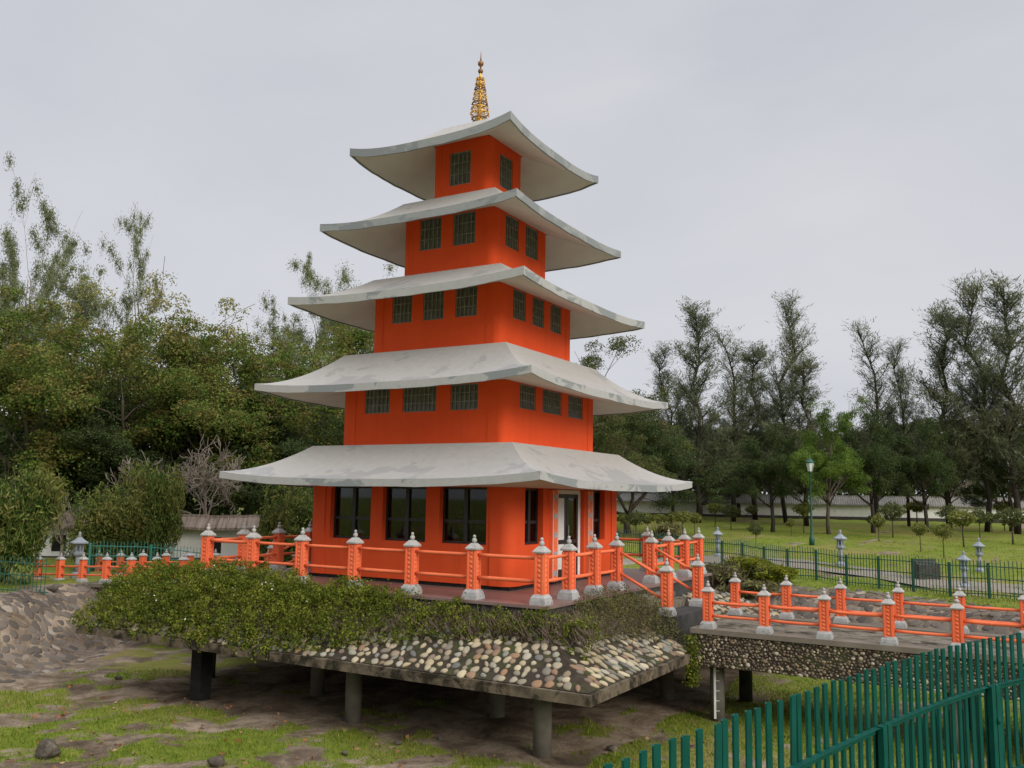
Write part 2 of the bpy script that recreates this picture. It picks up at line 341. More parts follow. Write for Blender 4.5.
# ------------------------------------------------------------------ world, light, camera
cam = bpy.data.cameras.new('camera'); camo = bpy.data.objects.new('camera', cam); COL.objects.link(camo)
cam.sensor_width = 36; cam.lens = 36*F/1024; cam.clip_end = 2000; cam.clip_start = 0.1
mw = Matrix.Identity(4)
for i in range(3): mw[i][0] = CR[i]; mw[i][1] = CU[i]; mw[i][2] = -_f[i]; mw[i][3] = CP[i]
camo.matrix_world = mw; SC.camera = camo
wd = bpy.data.worlds.new('World'); SC.world = wd; wd.use_nodes = True; nt = wd.node_tree
bg = nt.nodes['Background']; bg.inputs[1].default_value = 0.1
SUN_EL, SUN_AZ = R(25), math.atan2(-0.36, 0.93)
sky = nd(nt, 'ShaderNodeTexSky', sky_type='NISHITA'); sky.sun_disc = False; sky.sun_elevation = SUN_EL; sky.sun_rotation = math.pi/2-SUN_AZ
hs = nd(nt, 'ShaderNodeHueSaturation'); hs.inputs['Saturation'].default_value = 0.15; nt.links.new(sky.outputs[0], hs.inputs['Color'])
tc = nd(nt, 'ShaderNodeTexCoord'); mp = nd(nt, 'ShaderNodeMapping'); mp.inputs['Scale'].default_value = (1, 1, 2.6); nt.links.new(tc.outputs['Generated'], mp.inputs[0])
cn = noise_n(nt, 1.7, 5, 0.5, mp.outputs[0], 0.3)
cl = ramp(nt, [(0.3, (3.24, 3.35, 3.70)), (0.5, (3.66, 3.74, 4.07)), (0.72, (4.03, 4.11, 4.36))], cn.outputs[0]).outputs[0]
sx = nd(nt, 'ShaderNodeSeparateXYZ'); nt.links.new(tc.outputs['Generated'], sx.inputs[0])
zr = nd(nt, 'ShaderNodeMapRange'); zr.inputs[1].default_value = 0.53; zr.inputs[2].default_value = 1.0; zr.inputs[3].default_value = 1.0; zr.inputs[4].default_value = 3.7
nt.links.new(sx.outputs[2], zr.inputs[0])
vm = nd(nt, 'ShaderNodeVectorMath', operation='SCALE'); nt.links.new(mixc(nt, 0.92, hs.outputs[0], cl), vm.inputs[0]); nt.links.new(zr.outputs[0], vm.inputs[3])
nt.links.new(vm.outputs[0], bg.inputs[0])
sl = bpy.data.lights.new('sun', 'SUN'); sl.energy = 1.5; sl.angle = R(30); sl.color = (1, 0.93, 0.84)
so = bpy.data.objects.new('sun', sl); COL.objects.link(so); so.location = (20, -20, 40)
sd = Vector((math.cos(SUN_AZ)*math.cos(SUN_EL), math.sin(SUN_AZ)*math.cos(SUN_EL), math.sin(SUN_EL)))
so.rotation_euler = (-sd).to_track_quat('-Z', 'Y').to_euler()
SC.view_settings.view_transform = 'Standard'; SC.view_settings.look = 'None'; SC.view_settings.exposure = 0.72; SC.view_settings.gamma = 1; SC.view_settings.use_curve_mapping = False
SC.cycles.max_bounces = 6; SC.cycles.transparent_max_bounces = 12

# ------------------------------------------------------------------ ground
def fbm(x, y, s, o=4, seed=0.0):
    return noise.fractal(Vector((x*s+seed, y*s-seed, seed*0.37)), 1.0, 2.0, o)
def grass_mask(x, y, d):
    g = fbm(x, y, 0.42, 4, 3.1)*0.5+fbm(x, y, 1.7, 3, 9.7)*0.5+fbm(x, y, 5, 2, 4.4)*0.2 + 0.03
    if d > 0.8: g += 0.35*min(1, (d-0.8)/2)
    if (x < -5 or y > 2) and -0.3 < d < 2.9: g = -0.25+0.3*fbm(x, y, 1.1, 3, 2.2)
    if abs(x) < 6.0 and abs(y) < 6.0: g -= 0.5
    if (x-CP[0])*CR[0]+(y-CP[1])*CR[1] > 1.5 and d < 1: g += 0.22
    return g
def axis(lo, hi, step, far):
    a = list(np.arange(lo, hi+1e-6, step)); s = step; p = hi
    while p < far: s *= 1.25; p += s; a.append(p)
    s = step; p = lo
    while p > -far: s *= 1.25; p -= s; a.insert(0, p)
    return np.array(a)
ax = axis(-17, 20, 0.16, 420); ay = axis(-17, 22, 0.16, 420)
GX, GY = np.meshgrid(ax, ay); GZ = terrain(GX, GY); GD = pit_dist(GX, GY)
V = np.stack([GX, GY, GZ], -1).reshape(-1, 3)
nx = len(ax); ii = np.arange(nx-1)[None]+np.arange(len(ay)-1)[:, None]*nx
Q = np.stack([ii, ii+1, ii+1+nx, ii+nx], -1).reshape(-1, 4)
me = np_mesh('ground', V, Q, None, True)
gm = np.array([max(0, min(1, 0.5+2.2*grass_mask(x, y, d))) for x, y, d in zip(V[:, 0], V[:, 1], GD.ravel())])
at_ = me.attributes.new('grass', 'FLOAT', 'POINT'); at_.data.foreach_set('value', gm.astype(np.float32))
m, nt, b = new_mat('soil_and_grass', 0.95); co = objco(nt)
a = nd(nt, 'ShaderNodeAttribute', attribute_name='grass')
n1 = noise_n(nt, 3, 8, 0.7, co); n2 = noise_n(nt, 0.9, 9, 0.72, co, 0.4); n3 = noise_n(nt, 14, 6, 0.75, co)
soil = ramp(nt, [(0.32, (0.055, 0.038, 0.025)), (0.46, (0.165, 0.122, 0.082)), (0.60, (0.38, 0.30, 0.215))], n2.outputs[0]).outputs[0]
soil = mixc(nt, ramp(nt, [(0.35, (0,0,0)), (0.75, (0.6,)*3)], n3.outputs[0]).outputs[0], soil, (0.095, 0.072, 0.053))
gr = ramp(nt, [(0.25, (0.065, 0.097, 0.013)), (0.5, (0.140, 0.182, 0.022)), (0.75, (0.24, 0.245, 0.05))], n1.outputs[0]).outputs[0]
gr = mixc(nt, ramp(nt, [(0.45, (0,0,0)), (0.7, (0.92,)*3)], noise_n(nt, 0.23, 6, 0.65, co).outputs[0]).outputs[0], gr, (0.25, 0.19, 0.075))
mm = nd(nt, 'ShaderNodeMath', operation='ADD'); nt.links.new(a.outputs['Fac'], mm.inputs[0])
m2 = nd(nt, 'ShaderNodeMath', operation='MULTIPLY_ADD'); nt.links.new(n3.outputs[0], m2.inputs[0]); m2.inputs[1].default_value = 1.5; m2.inputs[2].default_value = -0.75
nt.links.new(m2.outputs[0], mm.inputs[1])
nt.links.new(mixc(nt, ramp(nt, [(0.42, (0,0,0)), (0.62, (1,1,1))], mm.outputs[0]).outputs[0], soil, gr), b.inputs['Base Color'])
bump(nt, b, n3.outputs[0], 0.7, 0.06)
me.materials.append(m); link('ground', me, kind='structure')

# grass blades in the pit and on the lawn (one uncountable mass)
def blades(n_try, sampler, h, w, thr):
    P = sampler(n_try); D_ = pit_dist(P[:, 0], P[:, 1]); keep = []
    for i, (x, y) in enumerate(P):
        if grass_mask(x, y, D_[i])+rnd.gauss(0, 0.06) > thr: keep.append(i)
    P = P[keep]; n = len(P); z = terrain(P[:, 0], P[:, 1])
    B = np.column_stack([P, z-0.01]); ang = rng.uniform(0, 6.28, n); hh = h*rng.uniform(0.5, 1.5, n); ww = w*rng.uniform(0.7, 1.3, n)
    sx_ = np.column_stack([np.cos(ang), np.sin(ang), np.zeros(n)])*ww[:, None]
    tip = B+np.column_stack([rng.normal(0, 0.45, n)*hh, rng.normal(0, 0.45, n)*hh, hh])
    return np.stack([B-sx_, B+sx_, tip], 1).reshape(-1, 3)
def fan(d0, d1, l0, l1):
    def s(n):
        d = np.sqrt(rng.uniform(d0*d0, d1*d1, n)); t = rng.uniform(l0, l1, n)
        fx = _f[:2]/math.cos(PIT); rx = CR[:2]
        return CP[:2]+d[:, None]*fx+(d*t)[:, None]*rx
    return s
bl = np.vstack([blades(120000, fan(13, 24, -0.62, 0.62), 0.06, 0.008, 0.0), blades(26000, fan(13, 22, -0.62, 0.62), 0.10, 0.010, 0.28), blades(16000, fan(24, 33, -0.1, 0.62), 0.07, 0.015, 0.02), blades(26000, fan(33, 60, 0.0, 0.62), 0.05, 0.02, 0.25)])
tag(link('grass', np_mesh('grass', bl, np.arange(len(bl)).reshape(-1, 3), LEAF['grass'])), 'short patchy green grass growing over the sunken ground and lawn', 'grass', kind='stuff')
P = fan(13.5, 22, -0.62, 0.3)(520); P = P[(np.abs(P[:, 0]) > 5.5) | (np.abs(P[:, 1]) > 5.5)]
C = np.column_stack([P, terrain(P[:, 0], P[:, 1])+0.025])
me = leaves('fallen_leaves', C, 0.11, 0.06, LEAF['litter'], D=np.column_stack([rng.normal(size=(len(P), 2))*2, np.zeros(len(P))]), spread=0.3)
tag(link('fallen_leaves', me), 'scattered brown and pale fallen leaves lying on the sunken ground', 'leaves', kind='stuff')

# paved banks: flat stones set in the slopes
def bank(name, n, sampler, dmin, dmax, size, flat):
    P = sampler(n*6); d = pit_dist(P[:, 0], P[:, 1]); P = P[(d > dmin) & (d < dmax)]
    keep = []; cell = {}
    for i, (x, y) in enumerate(P):
        k = (int(x//(size*1.5)), int(y//(size*1.5)))
        if any((q[0]-x)**2+(q[1]-y)**2 < (size*1.0)**2 for a_ in (-1, 0, 1) for b_ in (-1, 0, 1) for q in cell.get((k[0]+a_, k[1]+b_), [])): continue
        cell.setdefault(k, []).append((x, y)); keep.append(i)
    P = P[keep]; n = len(P); e = 0.05
    z = terrain(P[:, 0], P[:, 1])
    gx = (terrain(P[:, 0]+e, P[:, 1])-z)/e; gy = (terrain(P[:, 0], P[:, 1]+e)-z)/e
    N = unit(np.column_stack([-gx, -gy, np.ones(n)]))
    t = rng.normal(size=(n, 3)); X = unit(np.cross(N, t)); Y = np.cross(N, X)
    rot = np.stack([X, Y, N], 1)
    A = np.column_stack([size*rng.uniform(0.6, 1.25, n), size*rng.uniform(0.5, 0.9, n), flat*rng.uniform(0.5, 1.5, n)])
    return link(name, ellipsoids(name, np.column_stack([P, z-0.001]), A, M['paving'], rot, 0.34), kind='structure')
def rect(x0, x1, y0, y1): return lambda n: np.column_stack([rng.uniform(x0, x1, n), rng.uniform(y0, y1, n)])
bank('paved_slope', 1500, rect(-15.5, -6.8, -12, 3), -0.1, 2.8, 0.19, 0.013)
bank('paved_embankment', 2600, rect(2.5, 20, 2, 17), -0.6, 3.2, 0.19, 0.016)

# ------------------------------------------------------------------ pagoda
WALL = [2.90, 2.405, 1.93, 1.42, 0.895]
EAVE = [4.454, 3.949, 3.453, 2.947, 2.462]
TIP = [2.50, 4.69, 6.95, 8.93, 11.06]
SAG = [0.17, 0.16, 0.15, 0.14, 0.22]
THK = [0.165, 0.17, 0.19, 0.19, 0.21]
SHO = [3.18, 5.52, 7.55, 9.68, 11.9]
SOF = [2.20, 4.66, 7.10, 9.20, 11.36]
BASE = [0.06, 3.17, 5.51, 7.54, 9.67]
pag = thing('pagoda', 'five storey orange pagoda with grey white curved roofs and gilded spire', 'pagoda')
ROT = [Matrix.Rotation(k*math.pi/2, 4, 'Z') for k in range(4)]       # 0: -Y face, 1: +X face, 2: +Y, 3: -X
def panel_with_holes(mb, R4, x0, x1, z0, z1, y, holes, depth):
    xs = sorted({x0, x1, *[h[0] for h in holes], *[h[1] for h in holes]})
    zs = sorted({z0, z1, *[h[2] for h in holes], *[h[3] for h in holes]})
    T = lambda p: R4 @ Vector(p)
    for a, b_ in zip(xs, xs[1:]):
        for c, d in zip(zs, zs[1:]):
            cx, cz = (a+b_)/2, (c+d)/2
            if any(h[0] < cx < h[1] and h[2] < cz < h[3] for h in holes): continue
            mb.add([T((a, y, c)), T((b_, y, c)), T((b_, y, d)), T((a, y, d))], [(0, 1, 2, 3)])
            mb.add([T((a, y+depth, c)), T((b_, y+depth, c)), T((b_, y+depth, d)), T((a, y+depth, d))], [(3, 2, 1, 0)])
    for (a, b_, c, d) in holes:
        q = [(a, c), (b_, c), (b_, d), (a, d)]
        for i in range(4):
            (xa, za), (xb, zb_) = q[i], q[(i+1) % 4]
            mb.add([T((xa, y, za)), T((xa, y+depth, za)), T((xb, y+depth, zb_)), T((xb, y, zb_))], [(0, 1, 2, 3)])
OPEN = {0: [(-2.23, -0.97, 0.93, 2.19), (-0.62, 0.64, 0.93, 2.19), (1.02, 2.28, 0.93, 2.19)],
        1: [(-1.68, -0.90, 3.99, 4.61), (-0.50, 0.50, 3.99, 4.61), (0.90, 1.68, 3.99, 4.61)],
        2: [(-1.29, -0.66, 6.33, 7.08), (-0.315, 0.315, 6.33, 7.08), (0.66, 1.29, 6.33, 7.08)],
        3: [(-0.86, -0.18, 8.32, 9.17), (0.18, 0.86, 8.32, 9.17)],
        4: [(-0.335, 0.335, 10.15, 11.06)]}
RIGHT2 = [(-1.72, -0.95, 4.06, 4.645), (-0.60, 0.42, 4.06, 4.645), (0.80, 1.66, 4.06, 4.645)]
DOORSIDE = [(-2.27, -1.42, 0.93, 2.19), (-0.78, 0.74, 0.075, 2.19), (1.16, 2.0, 0.93, 2.19)]
def make_window(lvl, w, h, parent, R4, cx, cz, y):
    """y = plane of the window, facing local -Y"""
    hw, hh = w/2, h/2; f = MB(); t = 0.05 if lvl == 0 else 0.028; dp = 0.03
    f.box(-hw+.003, hw-.003, -dp, dp, -hh+.003, -hh+t); f.box(-hw+.003, hw-.003, -dp, dp, hh-t, hh-.003)
    f.box(-hw+.003, -hw+t, -dp, dp, -hh+t, hh-t); f.box(hw-t, hw-.003, -dp, dp, -hh+t, hh-t)
    if lvl == 0:
        f.box(-0.05, 0.05, -dp-.01, dp-.01, -hh+t, hh-t); f.box(-hw+t, -0.05, -dp+.005, dp-.005, -0.17, -0.10); f.box(0.05, hw-t, -dp+.005, dp-.005, -0.17, -0.10)
    o = f.build('window', M['black'] if lvl == 0 else M['grille'], parent)
    o.matrix_local = R4 @ Matrix.Translation((cx, y, cz))
    p = MB(); p.box(-hw+t*.6, hw-t*.6, 0.004, 0.012, -hh+t*.6, hh-t*.6); p.build('pane', M['glass'] if lvl == 0 else M['pane'], o)
    if lvl:
        g = MB(); nb = max(3, int(round(w/0.13)))
        for i in range(1, nb):
            x = -hw+w*i/nb; g.box(x-.009, x+.009, -0.026, -0.010, -hh+t, hh-t)
        for i in (1, 2):
            z = -hh+h*i/3; g.box(-hw+t, hw-t, -0.036, -0.027, z-.011, z+.011)
        g.build('grille', M['grille'], o)
    return o
def pier(mb, w, z0, z1, wid, proud, rc):
    o = w+proud; n = 10
    prof = [(o-wid, -w+0.02), (o-wid, -o)] + [(o-rc+rc*math.sin(t), -o+rc-rc*math.cos(t)) for t in [math.pi/2*i/n for i in range(n+1)]] + [(o, -o+wid), (w-0.02, -o+wid)]
    for R4 in ROT:
        vs = [R4 @ Vector((x, y, z)) for z in (z0, z1) for x, y in prof]; k = len(prof)
        for i in range(k-1): mb.add([vs[i], vs[i+1], vs[k+i+1], vs[k+i]], [(0, 1, 2, 3)], 0, 2 <= i < 2+n-0)
        mb.add(vs[k:], [list(range(k))]); mb.add(vs[:k], [list(range(k))[::-1]])
for L in range(5):
    w = WALL[L]; z0 = BASE[L]; z1 = SOF[L]+0.06; dep = 0.22 if L == 0 else 0.12
    mb = MB(); RC = 0.28 if L == 0 else 0.20
    for k, R4 in enumerate(ROT):
        holes = DOORSIDE if (L == 0 and k in (1, 3)) else RIGHT2 if (L == 1 and k in (1, 3)) else OPEN[L]
        panel_with_holes(mb, R4, -w-0.03+RC, w+0.03-RC, z0, z1, -w, holes, dep)
    pier(mb, w, z0, z1, 0.54 if L == 0 else (0.46, 0.38, 0.34, 0.32)[L-1], (0.03, 0.016, 0.012, 0.004, 0.004)[L], RC)
    if L == 0:
        mb.box(-w+.3, w-.3, -w+.3, w-.3, 2.24, 2.30)
    else:
        mb.box(-w+.15, w-.15, -w+.15, w-.15, z0+0.02, z0+0.06)
    wl = mb.build('storey_wall', M['orange' if L < 1 else 'orange_upper'], pag)
    for k, R4 in enumerate(ROT):
        holes = DOORSIDE if (L == 0 and k in (1, 3)) else RIGHT2 if (L == 1 and k in (1, 3)) else OPEN[L]
        for hi, (a, b_, c, d) in enumerate(holes):
            if L == 0 and k in (1, 3) and hi == 1: continue
            make_window(L, b_-a, d-c, pag, R4, (a+b_)/2, (c+d)/2, -w+(0.17 if L == 0 else 0.055))
# near-black recessed strip under the ground storey
mb = MB(); w = WALL[0]-0.03; mb.box(-w, w, -w, w, -0.03, 0.058); mb.build('plinth', M['plinth'], pag)
# doors on the two bridge sides
for k in (1, 3):
    T0 = ROT[k] @ Matrix.Translation((-0.02, -WALL[0]+0.12, 0.08))
    d = MB(); H = 2.10
    d.box(-0.74, -0.62, -.03, .03, 0, H); d.box(0.62, 0.74, -.03, .03, 0, H); d.box(-0.62, 0.62, -.03, .03, H-.1, H)
    do = d.build('door', M['white'], pag); do.matrix_local = T0
    for s in (-1, 1):
        q = MB(); x0, x1 = (-0.615, -0.01) if s < 0 else (0.01, 0.615)
        q.box(x0, x0+.09, -.02, .02, .02, H-.105); q.box(x1-.09, x1, -.02, .02, .02, H-.105); q.box(x0+.09, x1-.09, -.02, .02, .02, .2); q.box(x0+.09, x1-.09, -.02, .02, H-.2, H-.105); q.box(x0+.09, x1-.09, -.02, .02, .80, .90)
        lf = q.build('door_leaf', M['black'], do)
        g = MB(); g.box(x0+.092, x1-.092, -.005, .005, .9, H-.2); g.box(x0+.092, x1-.092, -.005, .005, .2, .80)
        gl = g.build('door_glass', M['white'] if s < 0 else M['glass'], do)
    hnd = MB(); hnd.tube([(0.05, -0.05, 0.95), (0.05, -0.05, 1.25)], 0.015, 6); hnd.tube([(0.05, -0.05, 0.97), (0.05, -0.01, 0.97)], 0.012, 6); hnd.tube([(0.05, -0.05, 1.23), (0.05, -0.01, 1.23)], 0.012, 6)
    hnd.build('handle', M['grille'], do)
    for cx in (-0.97, 0.95):
        p_ = MB(); p_.box(-.15, .15, -.07, .06, 0.05, 2.17, 0); p_.box(-.12, -.105, -.078, -.070, .1, 2.14, 1); p_.box(.105, .12, -.078, -.070, .1, 2.14, 1)
        z = 0.18
        for i in range(9):
            p_.frustum(0, 0, 0, 0, 0, 0, 2) if False else p_.box(-.075, .075, -.082, -.070, z, z+.12, 2 if i % 2 == 0 else 0); z += .22
        po = p_.build('door_pillar', [M['orange_post'], M['white'], M['pedestal']], pag); po.matrix_local = ROT[k] @ Matrix.Translation((cx, -WALL[0]-0.02, 0))
# roofs
def roof(L):
    e, wall, tip, sag, th, zs, zw = EAVE[L], WALL[L], TIP[L], SAG[L], THK[L], SHO[L], SOF[L]
    w = wall if L < 4 else 0.72
    mb = MB(); nu, ntt = 28, 10
    ze = lambda u: tip-sag+sag*abs(u)**3
    for R4 in ROT:
        us = [math.sin(math.pi/2*(-1+2*i/nu)) for i in range(nu+1)]
        def grid(fn, rows, mi, flip=False, smooth=True):
            vs = [R4 @ Vector(fn(u, t)) for t in rows for u in us]; k = nu+1
            fs = []
            for j in range(len(rows)-1):
                for i in range(nu):
                    q = (j*k+i, j*k+i+1, (j+1)*k+i+1, (j+1)*k+i); fs.append(q[::-1] if flip else q)
            mb.add(vs, fs, mi, smooth)
        pw = 1.75
        def top(u, t):
            a = e+(w-e)*t; z = ze(u)+(zs-ze(u))*(t**1.85 if L < 4 else t**1.9)
            z += 0.025*math.sin(7*u+L)*math.sin(5*t+2*L)*(1-abs(u))*t*(1-t)
            return (u*a, -a, z)
        grid(top, [i/ntt for i in range(ntt+1)], 0)
        wob = lambda u: 0.006*math.sin(13*u+L*2)+0.004*math.sin(31*u+L)
        grid(lambda u, t: (u*e, -e, ze(u)-th*(1-t)*1.0+(wob(u)*(1-t))), [0, 1], 1, False, False)
        e2 = e-0.05
        grid(lambda u, t: (u*(e+(e2-e)*t), -(e+(e2-e)*t), ze(u)-th+wob(u)), [0, 1], 1, True, False)
        grid(lambda u, t: (u*e2, -e2, ze(u)-th+wob(u)+t*0.022), [0, 1], 3, True, False)
        ww = wall-0.01
        def und(u, t):
            a = e2+(ww-e2)*t; z0_ = ze(u)-th+wob(u)+0.022; return (u*a, -a, z0_+(zw-z0_)*t**(1.0 if L < 3 else 0.92))
        grid(und, [0, .25, .5, .75, 1], 2, True)
    if L < 4: mb.add([(-w, -w, zs), (w, -w, zs), (w, w, zs), (-w, w, zs)], [(0, 1, 2, 3)], 0)
    else:
        c = (0, 0, 12.2)
        for R4 in ROT: mb.add([R4 @ Vector((-w, -w, zs)), R4 @ Vector((w, -w, zs)), c], [(0, 1, 2)], 0)
    o = mb.build('roof', [M['roof_top'], M['roof_edge' if L < 3 else 'roof_edge_grey'], M['soffit'], M['drip']], pag)
    co = np.array(mb.v); rr = np.maximum(np.abs(co[:, 0]), np.abs(co[:, 1])); ev = np.clip((rr-w)/(e-w), 0, 1)
    at_ = o.data.attributes.new('eave', 'FLOAT', 'POINT'); at_.data.foreach_set('value', ev.astype(np.float32)); return o
for L in range(5): roof(L)
# finial: gilded cage of stacked rings with two balls and a spike
mb = MB(); mb.lathe([(.11, 12.2), (.13, 12.28), (.10, 12.33), (.045, 12.4), (.04, 13.3), (.03, 13.62), (.02, 13.7)], n=10)
fin = mb.build('finial', M['gold'], pag)
for i in range(9):
    t = i/8; z = 12.32+1.16*t; r = (.27 if i else .20)*(1-t)+.10*t
    mb = MB(); mb.tube([(r*math.cos(a_), r*math.sin(a_), z) for a_ in [2*math.pi*j/16 for j in range(17)]], 0.02, 5, caps=False)
    for j in range(4): a_ = math.pi*j/4+i*.3; mb.tube([(r*math.cos(a_), r*math.sin(a_), z), (-r*math.cos(a_), -r*math.sin(a_), z)], .010, 4)
    for j in range(8):
        a_ = math.pi*j/4; mb.lathe([(.006, z-.075), (.026, z-.055), (.016, z-.03), (.006, z-.01)], (r+.012)*math.cos(a_), (r+.012)*math.sin(a_), 5)
    mb.build('finial_ring', M['gold'] if i % 3 else M['gold_dk'], fin)
for z, r in ((13.70, .075), (13.92, .085)):
    mb = MB(); mb.lathe([(.02, z-r*1.1)]+[(r*math.cos(t), z+r*math.sin(t)) for t in [math.pi*(-.42+.84*i/6) for i in range(7)]]+[(.022, z+r*1.2)], n=10); mb.build('finial_ball', M['gold_dk'], fin)
mb = MB(); mb.lathe([(.024, 13.8), (.022, 13.86)], n=6); mb.lathe([(.024, 14.0), (.018, 14.08), (.004, 14.28)], n=6); mb.build('spike', M['gold_dk'], fin)

# ------------------------------------------------------------------ terrace: deck, sloping apron of cobbles, slab on columns
ter = thing('terrace', 'square raised concrete terrace with brown tiled deck and cobbled sloping skirt on columns', 'terrace', (0, 0, 0))
mb = MB(); mb.box(-4.86, 4.86, -4.86, 4.86, -0.075, -0.02, 0); mb.build('deck', M['tile'], ter)
mb = MB(); q = 4.80; mb.box(-q, q, -q, q, -0.60, -0.078); mb.build('deck_side', M['dark_conc'], ter)
A0, AZ0, A1, AZ1 = 4.82, -0.42, 6.46, -1.10
mb = MB()
for R4 in ROT: mb.add([R4 @ Vector(p) for p in [(-A1, -A1, AZ1), (A1, -A1, AZ1), (A0, -A0, AZ0), (-A0, -A0, AZ0)]], [(0, 1, 2, 3)])
mb.build('apron', M['mortar'], ter)
mb = MB(); mb.box(-A1-.09, A1+.09, -A1-.09, A1+.09, -1.285, AZ1-.012); mb.build('slab', M['slab'], ter)
def cobbles():
    C, X_, Z_ = [], [], []; A = []
    ln = math.hypot(A1-A0, AZ0-AZ1)
    for k in (0, 1, 3):
        R3 = np.array(ROT[k].to_3x3()); nrow = 10
        up = np.array([0, (A1-A0), (AZ0-AZ1)])/ln; nor = np.array([0, -(AZ0-AZ1), (A1-A0)])/ln
        for j in range(nrow):
            t = (j+.5)/nrow; a = A1+(A0-A1)*t; z = AZ1+(AZ0-AZ1)*t
            n = int(2*a/0.20)
            for i in range(n):
                x = -a+(i+.5+rnd.uniform(-.3, .3)+.37*j)*2*a/n; x = (x+a) % (2*a)-a
                if abs(x) > a-.06 or rnd.random() < .06: continue
                if k in (1, 3) and abs(x) < 1.5: continue
                pz = np.array([x, -a, z])+up*rnd.uniform(-.035, .035)
                C.append(R3 @ pz); tilt = rnd.gauss(0.35, .35); lx = np.array([math.cos(tilt+1.57), 0, 0])+up*math.sin(tilt+1.57)
                s_ = np.cross(nor, lx); s_ /= np.linalg.norm(s_)
                X_.append(np.stack([R3 @ lx, R3 @ s_, R3 @ nor])); sz = rnd.uniform(.7, 1.22)
                A.append((.096*sz*rnd.uniform(.75, 1.25), .070*sz*rnd.uniform(.75, 1.2), .036))
    return ellipsoids('cobble_facing', np.array(C), np.array(A), M['cobble'], np.array(X_), 0.2)
link('cobble_facing', cobbles(), ter, kind='stuff')
COLS = [(5.05, -5.35), (0.75, -5.35), (-3.5, -5.5), (3.0, -3.5), (-1.6, -3.8), (-5.4, -3.6), (5.2, 0.4), (5.2, 2.2), (0.8, 0), (-3.5, 0), (0.8, 4), (5.1, 5.3), (-5.3, 0.5), (-3.5, 4.8)]
for i, (x, y) in enumerate(COLS):
    mb = MB(); zb = terr1(x, y)-.05
    if i in (2,): mb.box(x-.16, x+.16, y-.16, y+.16, zb, -1.286); mt = M['plinth']
    else:
        mb.tube([(x, y, zb), (x, y, -1.286)], .165, 16); mt = M['column']
    mb.build('support_column', mt, ter)

# ------------------------------------------------------------------ railings
def post_meshes():
    s = MB(); a = .10
    s.box(-a, a, -a, a, .15, .96)
    for R4 in ROT:
        for x in (-1, 1):
            vs = [R4 @ Vector(p) for p in [(x*.098, -.122, .17), (x*.066, -.122, .17), (x*.066, -.122, .93), (x*.098, -.122, .93), (x*.098, -.098, .17), (x*.066, -.098, .17), (x*.066, -.098, .93), (x*.098, -.098, .93)]]
            s.add(vs, [(0,1,2,3),(0,3,7,4),(1,5,6,2),(3,2,6,7),(0,4,5,1)])
        for i in range(8):
            z = .22+i*.092; c = R4 @ Vector((0, -.128, z+.03)); b4 = [R4 @ Vector(p) for p in [(-.036, -.10, z-.004), (.036, -.10, z-.004), (.036, -.10, z+.064), (-.036, -.10, z+.064)]]
            s.add(b4+[c], [(0,1,4),(1,2,4),(2,3,4),(3,0,4)])
    b = MB(); b.frustum(0, 0, 0, .075, .182, .182); b.frustum(0, 0, .075, .13, .168, .162); b.frustum(0, 0, .13, .19, .162, .118)
    c = MB(); c.frustum(0, 0, .955, .985, .140, .148); c.frustum(0, 0, .985, 1.03, .148, .108); c.frustum(0, 0, 1.03, 1.085, .108, .055)
    c.lathe([(.035, 1.07)]+[(.058*math.cos(t), 1.135+.055*math.sin(t)) for t in [math.pi*(-.4+.8*i/5) for i in range(6)]]+[(.025, 1.19)]+[(.036*math.cos(t), 1.215+.035*math.sin(t)) for t in [math.pi*(-.35+.8*i/4) for i in range(5)]], n=10)
    def mesh(mb, nm, mt):
        o = mb.build(nm, mt); me = o.data; bpy.data.objects.remove(o); return me
    return mesh(s, 'post', M['orange_post']), mesh(b, 'pedestal', M['pedestal']), mesh(c, 'cap', M['cap'])
PM = post_meshes()
def put_post(parent, x, y, z, sz=1.0, sxy=1.0, rz=0):
    o = link('post', PM[0], parent, (x, y, z)); o.scale = (sxy, sxy, sz); o.rotation_euler = (0, 0, rz+rnd.uniform(-.015, .015))
    link('pedestal', PM[1], o); link('cap', PM[2], o); return o
def railing(label, pts, group, hs=(.42, .86), sz=1.0, sxy=1.0, r=.036):
    t = thing('railing', label, 'railing', (0, 0, 0), 0, group)
    for i, p in enumerate(pts):
        put_post(t, *p, sz, sxy*.92)
        if i:
            a = Vector(pts[i-1]); b_ = Vector(p); d = (b_-a); d.z = 0; d.normalize()
            for h in hs:
                mb = MB(); n = 5
                off = d*.10*sxy
                A_ = a+off+Vector((0, 0, h*sz)); B_ = b_-off+Vector((0, 0, h*sz)); sag = rnd.uniform(0.0, .015)
                mb.tube([A_.lerp(B_, j/n)-Vector((0, 0, sag*math.sin(math.pi*j/n))) for j in range(n+1)], r*rnd.uniform(.92, 1.1), 8)
                mb.build('rail', M['orange_post'], t)
    return t
E = 4.58; st = 2*E/6
ys = [-3.43, -2.22, -1.05]
g = 'orange railings round the terrace deck'
railing('long orange railing with seven posts along the hedge side of the deck', [(-E+st*k, -E, -.02) for k in range(7)], g)
railing('short orange deck railing right of the near corner, ending at the stairs', [(E, y, -.02) for y in ys], g)
railing('short orange deck railing beyond the stairs on the doorway side', [(E, -y, -.02) for y in ys[::-1]]+[(E, E, -.02)], g)
railing('orange railing along the rear edge of the deck, behind the pagoda', [(E-st*k, E, -.02) for k in range(1, 7)], g)
railing('short orange deck railing at the far left, left of the pagoda wall', [(-E, y, -.02) for y in ys], g)
railing('short orange deck railing at the left rear beyond the left stairs', [(-E, -y, -.02) for y in ys[::-1]], g)
